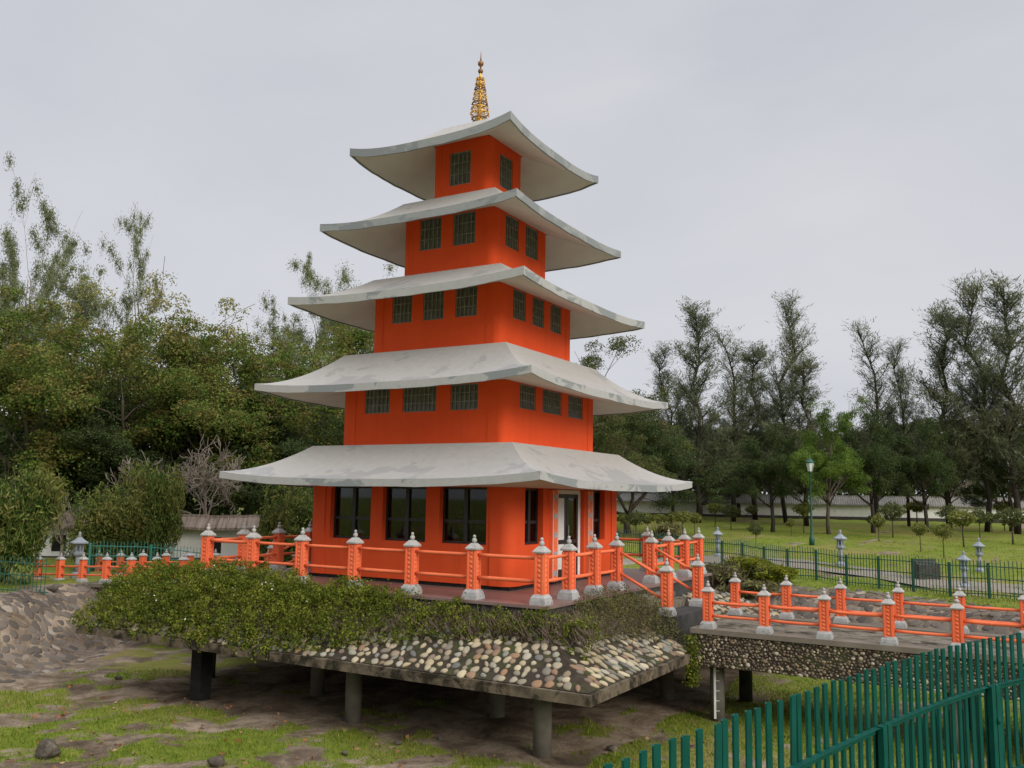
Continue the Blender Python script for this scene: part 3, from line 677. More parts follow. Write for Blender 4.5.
# rails that close the corners
def extra_rail(t, a, b_, hs=(.42, .86)):
    for h in hs:
        mb = MB(); A_ = Vector(a)+Vector((0, 0, h)); B_ = Vector(b_)+Vector((0, 0, h)); mb.tube([A_, B_], .032, 8); mb.build('rail', M['orange_post'], t)
rails = [o for o in COL.objects if o.name.startswith('railing') and o.type == 'EMPTY']
extra_rail(rails[1], (E, -E+.1, -.02), (E, -3.53, -.02)); extra_rail(rails[4], (-E, -E+.1, -.02), (-E, -3.53, -.02))
extra_rail(rails[3], (E-.1, E, -.02), (E-st+.1, E, -.02)); extra_rail(rails[5], (-E, 3.53-.1+.0, -.02), (-E, E-.1, -.02))
# stairs, landings, bridges
BZ = -0.64
for s, lab in ((1, 'short concrete stairs descending from the deck to the right bridge'), (-1, 'short concrete stairs descending from the deck to the left bridge')):
    t = thing('stairs', lab, 'stairs', (0, 0, 0))
    for i in range(3):
        mb = MB(); x0 = 4.862+i*.29; x1 = x0+.29-.002 if i < 2 else 6.02; z = -.02-.155*(i+1)-.004
        mb.box(min(s*x0, s*x1), max(s*x0, s*x1), -1.2, 1.2, -1.05, z); mb.build('step', M['dark_conc'] if i == 2 else M['concrete'], t)
sg = 'sloping orange handrails beside the stairs'
def stair_rail(lab, x0, x1, y, z1):
    t = thing('stair_railing', lab, 'railing', (0, 0, 0), 0, sg)
    put_post(t, x1, y, z1, .97, .92)
    for h in (.36, .82):
        mb = MB(); s = 1 if x1 > 0 else -1
        mb.tube([(x0+s*.1, y, -.02+h), (x1-s*.1, y, z1+h-.02)], .034, 8); mb.build('rail', M['orange_post'], t)
stair_rail('sloping orange stair railing nearest the cobbles, on the right stairs', E, 5.76, -1.06, -.49)
stair_rail('sloping orange stair railing on the far side of the right stairs', E, 5.74, 1.06, -.49)
stair_rail('sloping orange stair railing on the near side of the left stairs', -E, -5.9, -1.06, -.49)
stair_rail('sloping orange stair railing on the far side of the left stairs', -E, -5.9, 1.06, -.49)
def bridge(lab, x0, x1, s, drop, cols, pebbly=True):
    t = thing('footbridge', lab, 'bridge', (0, 0, 0))
    zz = lambda x: BZ-drop*max(0, abs(x)-6.5)
    mb = MB(); n = 10
    def slab(mb, y0, y1, dz0, dz1, mi=0):
        xa, xb = sorted((s*x0, s*x1))
        mb.add([(xa, y0, zz(xa)+dz0), (xb, y0, zz(xb)+dz0), (xb, y1, zz(xb)+dz0), (xa, y1, zz(xa)+dz0), (xa, y0, zz(xa)+dz1), (xb, y0, zz(xb)+dz1), (xb, y1, zz(xb)+dz1), (xa, y1, zz(xa)+dz1)],
               [(0,3,2,1),(4,5,6,7),(0,1,5,4),(1,2,6,5),(2,3,7,6),(3,0,4,7)], mi)
    slab(mb, -1.10, 1.10, -.14, -.05); mb.build('deck', M['concrete'], t)
    for y in (-1, 1):
        mb = MB(); slab(mb, min(y*1.10, y*1.52), max(y*1.10, y*1.52), -.10, 0); mb.build('kerb', M['kerb'], t)
        mb = MB(); slab(mb, min(y*1.30, y*1.48), max(y*1.30, y*1.48), -.74, -.102); mb.build('side_wall', M['mortar'], t)
        C = []; A_ = []
        xa, xb = sorted((s*x0, s*x1)); gxx, gzz = np.meshgrid(np.arange(xa, xb, .066), np.arange(-.71, -.12, .058)); nn = gxx.size
        gxx[::2] += .033; px = np.clip(gxx.ravel()+rng.normal(0, .014, nn), xa, xb); pz = gzz.ravel()+rng.normal(0, .012, nn); zq = np.array([zz(v) for v in px])
        C = np.column_stack([px, np.full(nn, y*1.478), zq+pz]); rr = rng.choice([.019, .025, .031, .042], nn, p=[.3, .38, .25, .07])
        A_ = np.column_stack([rr*rng.uniform(.8, 1.25, nn), rr*.55, rr*rng.uniform(.75, 1.1, nn)])
        link('pebble_facing', ellipsoids('pebble_facing', C, A_, M['pebble'], None, .12, 1 if s < 0 else 2), t, kind='stuff')
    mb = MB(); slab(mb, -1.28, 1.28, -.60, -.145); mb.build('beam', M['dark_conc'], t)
    for x, y in cols:
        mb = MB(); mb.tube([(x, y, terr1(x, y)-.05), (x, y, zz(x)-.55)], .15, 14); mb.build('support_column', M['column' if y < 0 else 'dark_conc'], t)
    return t
br = bridge('concrete footbridge with pebbled sides leading off right from the pagoda', 6.44, 21, 1, 0.0, [(6.85, -1.04), (6.85, 1.04), (11.3, -1.04), (11.3, 1.04), (15.5, -1.04), (15.5, 1.04)])
bl_ = bridge('concrete footbridge leading off left from the pagoda to the paved bank', 6.44, 18.5, -1, 0.046, [(-7.2, -1.04), (-7.2, 1.04), (-9.8, -1.04), (-9.8, 1.04)])
# white gauge strip with ticks on the first bridge column
mb = MB(); gx, gy = 6.85, -1.04; dv = Vector((CP[0]-gx, CP[1]-gy, 0)).normalized(); sv = Vector((-dv.y, dv.x, 0)); zb = terr1(gx, gy)
def quadbox(mb, c, hw, z0, z1, t0, t1, mi):
    vs = [c+sv*a_*hw+dv*b_ + Vector((0, 0, z)) for z in (z0, z1) for a_, b_ in ((-1, t1), (1, t1), (1, t0), (-1, t0))]
    mb.add(vs, [(0,1,2,3)[::-1],(4,5,6,7),(0,1,5,4),(1,2,6,5),(2,3,7,6),(3,0,4,7)], mi)
c0 = Vector((gx, gy, 0))-sv*.05
quadbox(mb, c0, .022, zb+.05, -1.42, .12, .162, 0)
for i in range(5): quadbox(mb, c0+sv*.055, .034, zb+.2+i*.2, zb+.212+i*.2, .12, .158, 0)
mb.build('gauge_strip', M['white'], br)
g2 = 'orange railings along the footbridges'
railing('orange railing on the near side of the right footbridge, above the pebbled wall', [(6.76+1.165*k, -1.32, BZ) for k in range(11)], g2, (.33, .68), .77, .86, .03)
railing('orange railing on the far side of the right footbridge', [(6.56+1.18*k, 1.30, BZ) for k in range(11)], g2, (.33, .68), .77, .86, .03)
zl = lambda x: BZ-.046*max(0, abs(x)-6.5)
railing('orange railing on the near side of the left footbridge, partly behind the hedge', [(-6.9-1.19*k, -1.32, zl(-6.9-1.19*k)) for k in range(9)], g2, (.33, .68), .77, .86, .03)
railing('orange railing on the far side of the left footbridge', [(-7.25-1.21*k, 1.30, zl(-7.25-1.21*k)) for k in range(9)], g2, (.33, .68), .77, .86, .03)

# ------------------------------------------------------------------ hedge and scrub on the apron
def apron_z(y): return AZ0+(AZ1-AZ0)*(abs(y)-A0)/(A1-A0)
def interp(x, xs, vs): return float(np.interp(x, xs, vs))
def hedge_mass(n, xs, top, cover, mat, sized=(.055, .034), off=0, dens=None, clump=0, swap=None):
    C = np.empty((n, 3)); i = 0
    while i < n:
        x = rnd.uniform(xs[0], xs[-1]); cv = interp(x, xs, cover); tp = interp(x, xs, top)
        if dens and rnd.random() > interp(x, xs, dens): continue
        bmp = .15*fbm(x, 0, 1.2, 3, 5)+.10*fbm(x, 3, 4, 2, 1)
        s = rnd.random()
        y = -(A0-.02+(A1-A0+.12)*cv*s)
        zt = tp-(tp-(apron_z(y)+.06))*(s**2.6)+bmp+.17*fbm(x, y*1.3, 1.9, 3, 2)
        zb = apron_z(y)-.02 if s < .97 else AZ1-.10
        z = zt-(zt-zb)*min(1, abs(rnd.gauss(0, .30))) if zt > zb else zb
        if rnd.random() < .25: z = rnd.uniform(min(zb, zt), zt)
        z += rnd.gauss(0, .03)+.16*fbm(x, y, 4.5, 2, 7)
        C[i] = (x, y+rnd.gauss(0, .03), z); i += 1
    if swap is not None:
        R3 = np.array(swap.to_3x3()); C = C @ R3.T
    if not clump: return leaves('foliage', C, sized[0], sized[1], mat, D=np.array([[0, 0, .6]]), flat=.7)
    C2, N2 = shells(C[:n//clump], int(clump*.7), .135, .12, .5); C = C[:int(n*.42)]
    return leaves('foliage', np.vstack([C2, C]), sized[0], sized[1], mat, D=np.array([[0, 0, .6]]), N=np.vstack([N2, np.zeros_like(C)]))
h = thing('hedge', 'long clipped green hedge spilling over the cobbled skirt below the orange railing', 'hedge', (-2, -5.6, -.6))
xs = [-6.7, -4.2, -2, -.8, .4, 1.6, 2.6, 3.3, 4.2, 5.4, 6.0]
me = hedge_mass(62000, xs, [.10, .23, .23, .21, .14, .05, -.06, -.18, -.22, -.24, -.28], [1, 1, 1, 1, .90, .70, .48, .38, .34, .30, .22], LEAF['hedge'], dens=[1, 1, 1, 1, .85, .55, .30, .24, .24, .22, .12], clump=62)
o = link('foliage', me, h); o.matrix_parent_inverse = Matrix.Translation((2, 5.6, .6))
hc = np.empty(len(me.vertices)*3, np.float32); me.vertices.foreach_get('co', hc); hc = hc.reshape(-1, 4, 3).mean(1)
pk = hc[np.argsort(hc[:, 2]+.9*(-hc[:, 1]-5)+rng.normal(0, .25, len(hc)))[-3000:]]; pk = pk[rng.choice(len(pk), 46, False)]+np.array([0, -.03, .02])
bo = link('blossoms', leaves('blossoms', pk, .05, .045, M['white'], flat=1), h); bo.matrix_parent_inverse = Matrix.Translation((2, 5.6, .6))
def twigs(n, xs, top, cover, swap=None, ln=.22):
    mb = MB()
    for i in range(n):
        x = rnd.uniform(xs[0], xs[-1]); cv = interp(x, xs, cover); s = rnd.uniform(0, .95); y = -(A0+(A1-A0)*cv*s); z = apron_z(y)
        p = Vector((x, y, z)); d = Vector((rnd.gauss(0, .5), rnd.gauss(-.2, .4), 1)).normalized()
        for k in range(2):
            q = p+d*ln*rnd.uniform(.6, 1.2)
            if swap is not None: mb.tube([swap @ p, swap @ q], [.006, .003], 3, 0, False, False)
            else: mb.tube([p, q], [.006, .003], 3, 0, False, False)
            p = q; d = (d+Vector((rnd.gauss(0, .5), rnd.gauss(0, .5), .2))).normalized()
    return mb
o = twigs(1200, [-2, .4, 2.6, 6], 0, [.9, .7, .45, .28]).build('twigs', M['twig'], h); o.matrix_parent_inverse = Matrix.Translation((2, 5.6, .6))
s_ = thing('scrub', 'thin brownish scrub growing on the cobbled skirt beside the right stairs', 'shrub', (5.6, -3, -.7))
xs2 = [-5.2, -4, -2.6, -1.22]
o = link('foliage', hedge_mass(11000, xs2, [-.28, -.16, -.02, .02], [.3, .42, .6, .85], LEAF['scrub'], (.045, .026), dens=[.3, .5, .8, 1], swap=ROT[1]), s_); o.matrix_parent_inverse = Matrix.Translation((-5.6, 3, .7))
o = twigs(700, xs2, 0, [.3, .4, .5, .55], ROT[1], .17).build('twigs', M['twig'], s_); o.matrix_parent_inverse = Matrix.Translation((-5.6, 3, .7))
s_ = thing('scrub', 'green creeper tangle on the cobbled skirt at the left end, by the left stairs', 'shrub', (-5.6, 0, -.7))
o = link('foliage', hedge_mass(9000, [-6, 0, 6], [-.1, -.2, -.1], [.9, .8, .9], LEAF['hedge'], swap=ROT[3]), s_); o.matrix_parent_inverse = Matrix.Translation((5.6, 0, .7))
# trailing plant at the slab's end by the bridge
C = np.column_stack([6.55+rng.normal(0, .07, 900), -1.75+rng.normal(0, .10, 900), rng.uniform(-1.75, -.75, 900)])
tag(link('creeper', leaves('creeper', C, .06, .04, LEAF['hedge'], droop=.6)), 'bright green creeper hanging where the cobbled skirt meets the right bridge', 'creeper')

# ------------------------------------------------------------------ trees and shrubs
def branchy(seed, H, trunk_r, kind):
    """returns tube builder and arrays of tip points for leaf clumps, for a tree of height H (base at 0)"""
    r_ = random.Random(seed); mb = MB(); tips = []
    def limb(p, d, ln, rad, lvl, maxl, up, wob):
        n = 4; pts = [p]; rs = [rad]; dd = d.normalized()
        for i in range(n):
            dd = (dd+Vector((r_.gauss(0, wob), r_.gauss(0, wob), r_.gauss(0, wob)+up))).normalized()
            pts.append(pts[-1]+dd*ln/n); rs.append(max(.012, rad*(1-.6*(i+1)/n)))
        mb.tube(pts, rs, 6 if lvl < 2 else 4, 0, True, lvl == 0)
        if lvl >= maxl: tips.extend(pts[1:]); return
        if lvl >= 1: tips.extend(pts[3:])
        for k in range(r_.choice((3, 4, 4))):
            i = r_.choice((2, 3, 4)); a_ = r_.uniform(0, 6.28); sp = r_.uniform(.5, 1.0)
            o = dd.orthogonal().normalized(); o = (Matrix.Rotation(a_, 3, dd) @ o)
            limb(pts[i], dd*math.cos(sp)+o*math.sin(sp), ln*r_.uniform(.5, .75), rs[i]*.6, lvl+1, maxl, up, wob)
    return mb, tips, limb, r_
def mk(mb, nm, mat):
    o = mb.build(nm, mat); me = o.data; bpy.data.objects.remove(o); return me
def clumps(T, per, sx_, sz_): 
    T = np.asarray(T); n = len(T)*per
    return np.repeat(T, per, 0)+rng.normal(size=(n, 3))*np.array([sx_, sx_, sz_])
def tree_broad(seed, leaf, bark='bark', H=10., W=4.2, low=.25, per=230, L=.135, lw=.08, gap=.52):
    mb, tips, limb, r_ = branchy(seed, H, .2, 0)
    mb.tube([(0,0,-.3), (.1,0,H*.12), (-.05,.1,H*low*1.2)], [.26, .2, .17], 8)
    for k in range(7):
        a_ = 6.28*k/7+r_.uniform(-.4, .4); limb(Vector((-.05*r_.random(), .05, H*low*r_.uniform(.7, 1.25))), Vector((math.cos(a_)*W/4.2, math.sin(a_)*W/4.2, r_.uniform(.5, 1.6))), H*.42*r_.uniform(.8, 1.1), .11, 0, 2, .06, .16)
    limb(Vector((-.05, .1, H*low*1.2)), Vector((0, 0, 1)), H*.55, .14, 0, 2, .06, .12)
    T = np.array([t[:] for t in tips])
    T = T[rng.random(len(T)) > gap]
    # extra low skirt of foliage
    C, N_ = shells(T, per, .72, .48)
    C[:, 2] = np.abs(C[:, 2])
    zmax = np.percentile(C[:, 2], 99.7)
    return mk(mb, 'trunk', M[bark]), leaves('crown', C, L, lw, LEAF[leaf], droop=.3, N=N_), zmax
def tree_casu(seed, leaf='casu', H=17., W=3.6, per=92):
    mb, tips, limb, r_ = branchy(seed, H, .2, 0)
    pts = [Vector((r_.gauss(0, .10)*i*.5, r_.gauss(0, .10)*i*.5, H*.97*i/8)) for i in range(9)]; pts[0].z = -.3
    mb.tube(pts, [.12*(1-i/9.5) for i in range(9)], 7)
    C = []; D_ = []
    for k in range(84):
        f = r_.uniform(.08, .97)**.85; z = H*.97*f; i = min(7, int(f*8)); p = pts[i].lerp(pts[i+1], f*8-i)
        a_ = r_.uniform(0, 6.28); ln = (W*(1.02-f)+.75)*r_.uniform(.45, 1.15)
        d = Vector((math.cos(a_), math.sin(a_), r_.uniform(.55, 1.5)+.6*f)).normalized(); q = [p]
        for j in range(4):
            d = (d+Vector((r_.gauss(0, .12), r_.gauss(0, .12), .14))).normalized(); q.append(q[-1]+d*ln/4)
        mb.tube(q, [.032, .026, .02, .013, .006], 4, 0, True, False)
        tw = [(r_.uniform(.2, 1.0), (d*1.1+Vector((r_.gauss(0, .55), r_.gauss(0, .55), r_.uniform(-.2, .7)))).normalized()*r_.uniform(.4, 1.2)) for _ in range(int(4+5*ln))]
        for j in range(int(per*ln)):
            t0_, dv_ = r_.choice(tw); t = t0_*4; jj = min(3, int(t)); c = q[jj].lerp(q[jj+1], t-jj)+dv_*r_.random()
            C.append((c.x+r_.gauss(0, .09), c.y+r_.gauss(0, .09), c.z+r_.gauss(0, .09))); D_.append((dv_.x, dv_.y, dv_.z))
    return mk(mb, 'trunk', M['bark_dark']), leaves('crown', np.array(C), .34, .032, LEAF[leaf], D=np.array(D_)*1.5, spread=.6), np.percentile(np.array(C)[:, 2], 99.8)
def tree_euca(seed, leaf='euca', H=18., nl=5, per=190, spread=.55, gap=.52):
    mb, tips, limb, r_ = branchy(seed, H, .2, 0); T = []
    pts = [Vector((r_.gauss(0, .25)*i, r_.gauss(0, .25)*i, H*.55*i/4)) for i in range(5)]; pts[0] = Vector((0, 0, -.3))
    mb.tube(pts, [.22, .18, .15, .13, .11], 7)
    for k in range(nl):
        a_ = 6.28*k/nl+r_.uniform(-.5, .5); n = len(tips)
        limb(pts[r_.choice((2, 3, 4))], Vector((math.cos(a_)*spread, math.sin(a_)*spread, 1)), H*r_.uniform(.32, .44), .13, 0, 2, .10, .13)
    T = np.array([t[:] for t in tips]); T = T[rng.random(len(T)) > gap]
    C, N_ = shells(T, per, .80, .75, .1, .05, 1.15)
    return mk(mb, 'trunk', M['bark_pale']), leaves('crown', C, .20, .08, LEAF[leaf], droop=.6, N=N_), np.percentile(C[:, 2], 99.7)
def shrub_bamboo(seed, leaf='bamboo', H=4., W=2.4, n=17000):
    r_ = random.Random(seed); mb = MB()
    for k in range(40):
        a_ = r_.uniform(0, 6.28); rr = r_.uniform(0, .5); ln = H*r_.uniform(.6, .95)
        p = Vector((rr*math.cos(a_), rr*math.sin(a_), 0)); o = Vector((math.cos(a_)*W*.5*r_.random(), math.sin(a_)*W*.5*r_.random(), 0))
        mb.tube([p, p+o*.35+Vector((0,0,ln*.5)), p+o+Vector((0,0,ln))], [.018, .014, .006], 4, 0, True, False)
    sub = [(r_.uniform(-.55, .55)*W, r_.uniform(-.55, .55)*W, H*r_.uniform(.10, .70), r_.uniform(.32, .55)) for k in range(34)]
    C = []
    S = np.array(sub); idx = rng.integers(0, len(S), n); u = unit(rng.normal(size=(n, 3))); rad = rng.uniform(.55, 1.06, n)[:, None]
    C = S[idx, :3]+u*rad*S[idx, 3:4]*np.array([W*.75, W*.75, H*.42])
    C[:, 2] = np.clip(C[:, 2], .02, None)
    return mk(mb, 'stems', M['bark']), leaves('foliage', C, .26, .06, LEAF[leaf], D=np.array([[0, 0, 0.0]]), droop=.8), np.percentile(C[:, 2], 99.5)
def topiary(seed, leaf, H=1.6, W=.55, flat=.6):
    r_ = random.Random(seed); mb = MB(); hz = H-W*flat
    mb.tube([(0,0,-.1), (r_.gauss(0, .03), r_.gauss(0, .03), hz*.5), (0, 0, hz)], [.035, .03, .028], 6)
    for k in range(5):
        a_ = k*1.256; mb.tube([(0,0,hz*.72), (W*.5*math.cos(a_), W*.5*math.sin(a_), hz)], [.018, .01], 4, 0, True, False)
    n = 900; u = unit(rng.normal(size=(n, 3))); rr = rng.uniform(.5, 1.05, n)[:, None]
    C = u*rr*np.array([W, W, W*flat])*(1+.2*np.sin(4*u[:, [1, 2, 0]]+seed)+.1*np.sin(9*u[:, [2, 0, 1]]+seed))+np.array([0, 0, hz])
    return mk(mb, 'trunk', M['bark']), leaves('crown', C, .13, .08, LEAF[leaf]), H
def tree_bare(seed, H=4., twig='twig'):
    mb, tips, limb, r_ = branchy(seed, H, .1, 0)
    for k in range(4):
        a_ = 1.57*k+r_.uniform(-.5, .5); limb(Vector((0, 0, H*.2)), Vector((math.cos(a_)*.4, math.sin(a_)*.4, 1)), H*.36, .04, 0, 4, .05, .22)
    mb.tube([(0,0,-.2), (.03,.02,H*.22)], [.10, .075], 7)
    return mk(mb, 'trunk', M['bark_pale']), None, max(t[2] for t in tips)

PROTO = {
 'broad1': tree_broad(11, 'broad'), 'broad2': tree_broad(12, 'broad', W=5), 'dull1': tree_broad(19, 'dull', W=4.6), 'broad3': tree_broad(18, 'fresh', H=8, W=4.6, low=.38),
 'dark1': tree_broad(13, 'dark', W=3.8, low=.2), 'dark2': tree_broad(14, 'dark', W=4.6, low=.16),
 'dark3': tree_broad(15, 'dark', H=8, W=4.8, low=.40, bark='bark_dark'),
 'yellow1': tree_broad(16, 'yellow', H=11, W=3.4, low=.3, per=110, gap=.72), 'yellow2': tree_broad(17, 'yellow', H=10, W=3.8, low=.25, per=130, gap=.66),
 'casu1': tree_casu(21), 'casu2': tree_casu(22, W=4.2, per=76), 'casu3': tree_casu(23, W=2.6, per=60),
 'euca1': tree_euca(31), 'euca2': tree_euca(32, spread=.4, nl=4), 'euca3': tree_euca(33, spread=.8, nl=6, gap=.45),
 'bamb1': shrub_bamboo(41), 'bamb2': shrub_bamboo(42, W=2.0, n=14000), 'lime': shrub_bamboo(43, 'lime', 1.0, .7, 2600), 'redsh': shrub_bamboo(44, 'red', .8, .6, 800),
 'top1': topiary(51, 'topiary'), 'top2': topiary(52, 'topiary_dark', W=.62), 'top3': topiary(53, 'topiary', W=.5, flat=.75), 'bare1': tree_bare(61), 'bare2': tree_bare(62),
}
def plant(proto, name, label, cat, P, Htot, wscale=1.0, group=None, rz=None, parts=('trunk', 'crown')):
    tr, cr, h0 = PROTO[proto]; s = Htot/h0
    t = thing(name, label, cat, tuple(P), rnd.uniform(0, 6.28) if rz is None else rz, group)
    if proto.startswith('casu'): wscale *= 1.45
    t.scale = (s*wscale, s*wscale, s)
    if cr is None:
        o = link(name, tr); o.location = t.location; o.rotation_euler = t.rotation_euler; o.scale = t.scale
        bpy.data.objects.remove(t); o.name = name; return tag(o, label, cat, group)
    link(parts[0], tr, t); link(parts[1], cr, t); return t
def tree_px(proto, name, label, px, ytop, D, wpx=1.0, group=None, cat='tree'):
    """stand a tree on the ground D metres ahead in the direction of column px, as tall as row ytop"""
    A_ = at(px, 500, D); g_ = terr1(A_[0], A_[1]); Z = at(px, ytop, D)[2]
    return plant(proto, name, label, cat, (A_[0], A_[1], g_), Z-g_, wpx, group)
gl, gr_ = 'trees of the wood on the left', 'trees of the grove on the right'
TREES = [
 # left wood, rear to front
 ('euca1', 'eucalyptus_tree', 'tall thin eucalyptus with a small dark crown at the left edge, highest of the wood', 6, 150, 58, .5),
 ('euca3', 'eucalyptus_tree', 'pale yellowish airy eucalyptus below the high dark crown at the left edge', 34, 226, 52, .75),
 ('euca2', 'eucalyptus_tree', 'slender eucalyptus with two leafy spires against the sky, left of centre of the wood', 124, 194, 56, .42),
 ('yellow1', 'yellowing_tree', 'loose yellow green tree in front of the slender spired eucalyptus', 84, 258, 50, 1.0),
 ('yellow2', 'yellowing_tree', 'rounded yellow olive tree at the right shoulder of the left wood skyline', 158, 295, 48, 1.0),
 ('euca3', 'eucalyptus_tree', 'grey green eucalyptus rising just left of the third roof tip', 304, 244, 62, .55),
 ('euca2', 'eucalyptus_tree', 'grey green eucalyptus rising between the third and fourth roofs at the left', 348, 260, 66, .75),
 ('euca1', 'eucalyptus_tree', 'grey green eucalyptus mostly behind the orange wall, above the third roof', 386, 268, 68, .9),
 ('broad1', 'broadleaf_tree', 'russet tinged green tree under the left tip of the third roof', 318, 312, 50, 1.05),
 ('broad2', 'broadleaf_tree', 'spreading green tree just left of the fourth storey, russet at the top', 268, 336, 46, 1.05),
 ('broad1', 'broadleaf_tree', 'wide green tree behind the bare frangipani', 212, 330, 45, 1.1),
 ('broad2', 'broadleaf_tree', 'large green tree in the middle of the left wood', 120, 312, 44, 1.1),
 ('broad1', 'broadleaf_tree', 'large green tree at the left picture edge below the eucalypts', 20, 302, 43, 1.15),
 ('dark2', 'dark_tree', 'dark feathery tree at the far left above the bamboo bush', 48, 368, 45, 1.1),
 ('dark1', 'dark_tree', 'dark feathery tree above the middle bamboo clumps', 118, 375, 44, 1.2),
 ('dark2', 'dark_tree', 'dark tree shading the white wall behind the frangipani', 196, 380, 46, 1.1),
 ('dark1', 'dark_tree', 'dark tree close left of the pagoda, under the lowest roof tip', 268, 390, 46, 1.2),
 ('dark2', 'dark_tree', 'dark tree hidden mostly by the pagoda, left of its second storey', 335, 400, 42, 1.2),
 # right grove
 ('dull1', 'broadleaf_tree', 'russet and green tree filling the gap right of the fourth roof', 606, 338, 62, 1.0),
 ('dark2', 'dark_tree', 'dark green tree between the lower two roofs on the right', 628, 402, 58, 1.3),
 ('dull1', 'broadleaf_tree', 'green tree standing just right of the second storey wall', 604, 400, 54, 1.1),
 ('casu1', 'casuarina_tree', 'tall dark casuarina nearest to the pagoda on the right', 698, 296, 72, 1.25),
 ('casu2', 'casuarina_tree', 'leaning casuarina beside the tallest dark one near the pagoda', 672, 340, 75, 1.0),
 ('casu3', 'casuarina_tree', 'slim casuarina in the notch between two wide ones', 733, 322, 74, 1.3),
 ('casu2', 'casuarina_tree', 'tall feathery casuarina left of the sky gap', 786, 288, 73, 1.0),
 ('casu1', 'casuarina_tree', 'bushy casuarina at the edge of the sky gap, above the lamp post', 806, 352, 70, 1.5),
 ('casu1', 'casuarina_tree', 'lower bushy casuarina behind the slim one, near the lamp post', 755, 340, 78, 1.5),
 ('casu3', 'casuarina_tree', 'sparse spindly casuarina standing alone right of the sky gap', 876, 314, 70, 1.2),
 ('casu2', 'casuarina_tree', 'short dense casuarina right of the sparse spindly one', 908, 335, 72, .9),
 ('casu1', 'casuarina_tree', 'medium brownish casuarina with dark stems, in front of the right edge group', 948, 298, 68, 1.3),
 ('casu2', 'casuarina_tree', 'tall brownish casuarina second from the right picture edge', 985, 272, 66, 1.1),
 ('casu1', 'casuarina_tree', 'tall brownish casuarina at the right picture edge', 1016, 270, 64, 1.3),
 ('dark3', 'dark_tree', 'round dark leafy tree over the wall left of the lamp post', 772, 425, 62, .95),
 ('broad3', 'broadleaf_tree', 'fresh green leafy tree just right of the lamp post', 828, 402, 60, .85),
 ('dark3', 'dark_tree', 'round dark leafy tree in front of the wall, right of the fresh green one', 872, 412, 63, .85),
 ('dark3', 'dark_tree', 'wide dark tree with forked trunk before the wall, below the brown casuarinas', 925, 420, 64, .9),
 ('dark1', 'dark_tree', 'low dark tree at the right picture edge, before the white pole', 1010, 425, 67, 1.2),
 ('dark2', 'dark_tree', 'dark tree behind the wall, beneath the casuarina nearest the pagoda', 700, 425, 80, 1.3),
 ('dark3', 'dark_tree', 'dark tree behind the wall, midway to the lamp post', 738, 430, 82, 1.2),
]
for p_, nm, lab, px, yt, D, ws in TREES: tree_px(p_, nm, lab, px, yt, D, ws, gl if px < 400 else gr_)
for px, yt, yb, D, lab, pr in ((206, 434, 545, 39.4, 'bare pinkish frangipani with forked twigs rising behind the white wall', 'bare1'), (66, 488, 545, 36, 'small bare frangipani beside the left bamboo bush', 'bare2'), (947, 445, 540, 74, 'leafless pale brown tree behind the grey wall on the right', 'bare2')):
    tree_px(pr, 'bare_tree', lab, px, yt, D, 1.0, None, 'tree')
for px, yt, D, ws, pr, lab in ((2, 474, 28.6, .74, 'bamb1', 'big rounded bamboo bush at the left picture edge, yellowish on top'), (110, 496, 34, .95, 'bamb2', 'bamboo bush behind the stone lantern on the left'), (152, 468, 35, .52, 'bamb1', 'tall bamboo bush left of the tiled white wall'), (300, 490, 36, .9, 'bamb2', 'bamboo bush beside the pagoda wall at the left'), (128, 490, 34.5, .9, 'bamb2', 'bamboo bush between the stone lantern and the tallest bamboo clump'), (280, 505, 36.5, .6, 'bamb1', 'dark bamboo bush at the right end of the tiled white wall')):
    A_ = at(px, 500, D); g_ = terr1(A_[0], A_[1]); plant(pr, 'bamboo_bush', lab, 'bush', (A_[0], A_[1], g_), at(px, yt, D)[2]-g_, ws, 'bamboo bushes on the left bank', None, ('stems', 'foliage'))
# background woodland: an uncountable mass behind both groups
def wood(n, l0, l1, d0, d1, ztop, low):
    d = rng.uniform(d0, d1, n); t = rng.uniform(l0, l1, n); P2 = CP[:2]+d[:, None]*_f[:2]/math.cos(PIT)+(d*t)[:, None]*CR[:2]
    zt = np.array([ztop+low*fbm(a_*30, 0, .12, 4, 4) for a_ in t]); z = terrain(P2[:, 0], P2[:, 1])
    return np.column_stack([P2, z+rng.uniform(0, 1, n)**.8*zt])
C = np.vstack([wood(30000, -.75, .10, 66, 74, 9, 3), wood(36000, .02, .75, 88, 98, 9.0, 3)])
tag(link('woodland', leaves('woodland', C, .62, .40, LEAF['dark'])), 'dark distant woodland filling the gaps behind the nearer trees', 'woodland', kind='stuff')
C = np.vstack([wood(16000, -.75, -.16, 42, 48, 4.5, 2)])
tag(link('undergrowth', leaves('undergrowth', C, .34, .16, LEAF['dark'])), 'dark shaded undergrowth between the tree trunks of the left wood', 'undergrowth', kind='stuff')
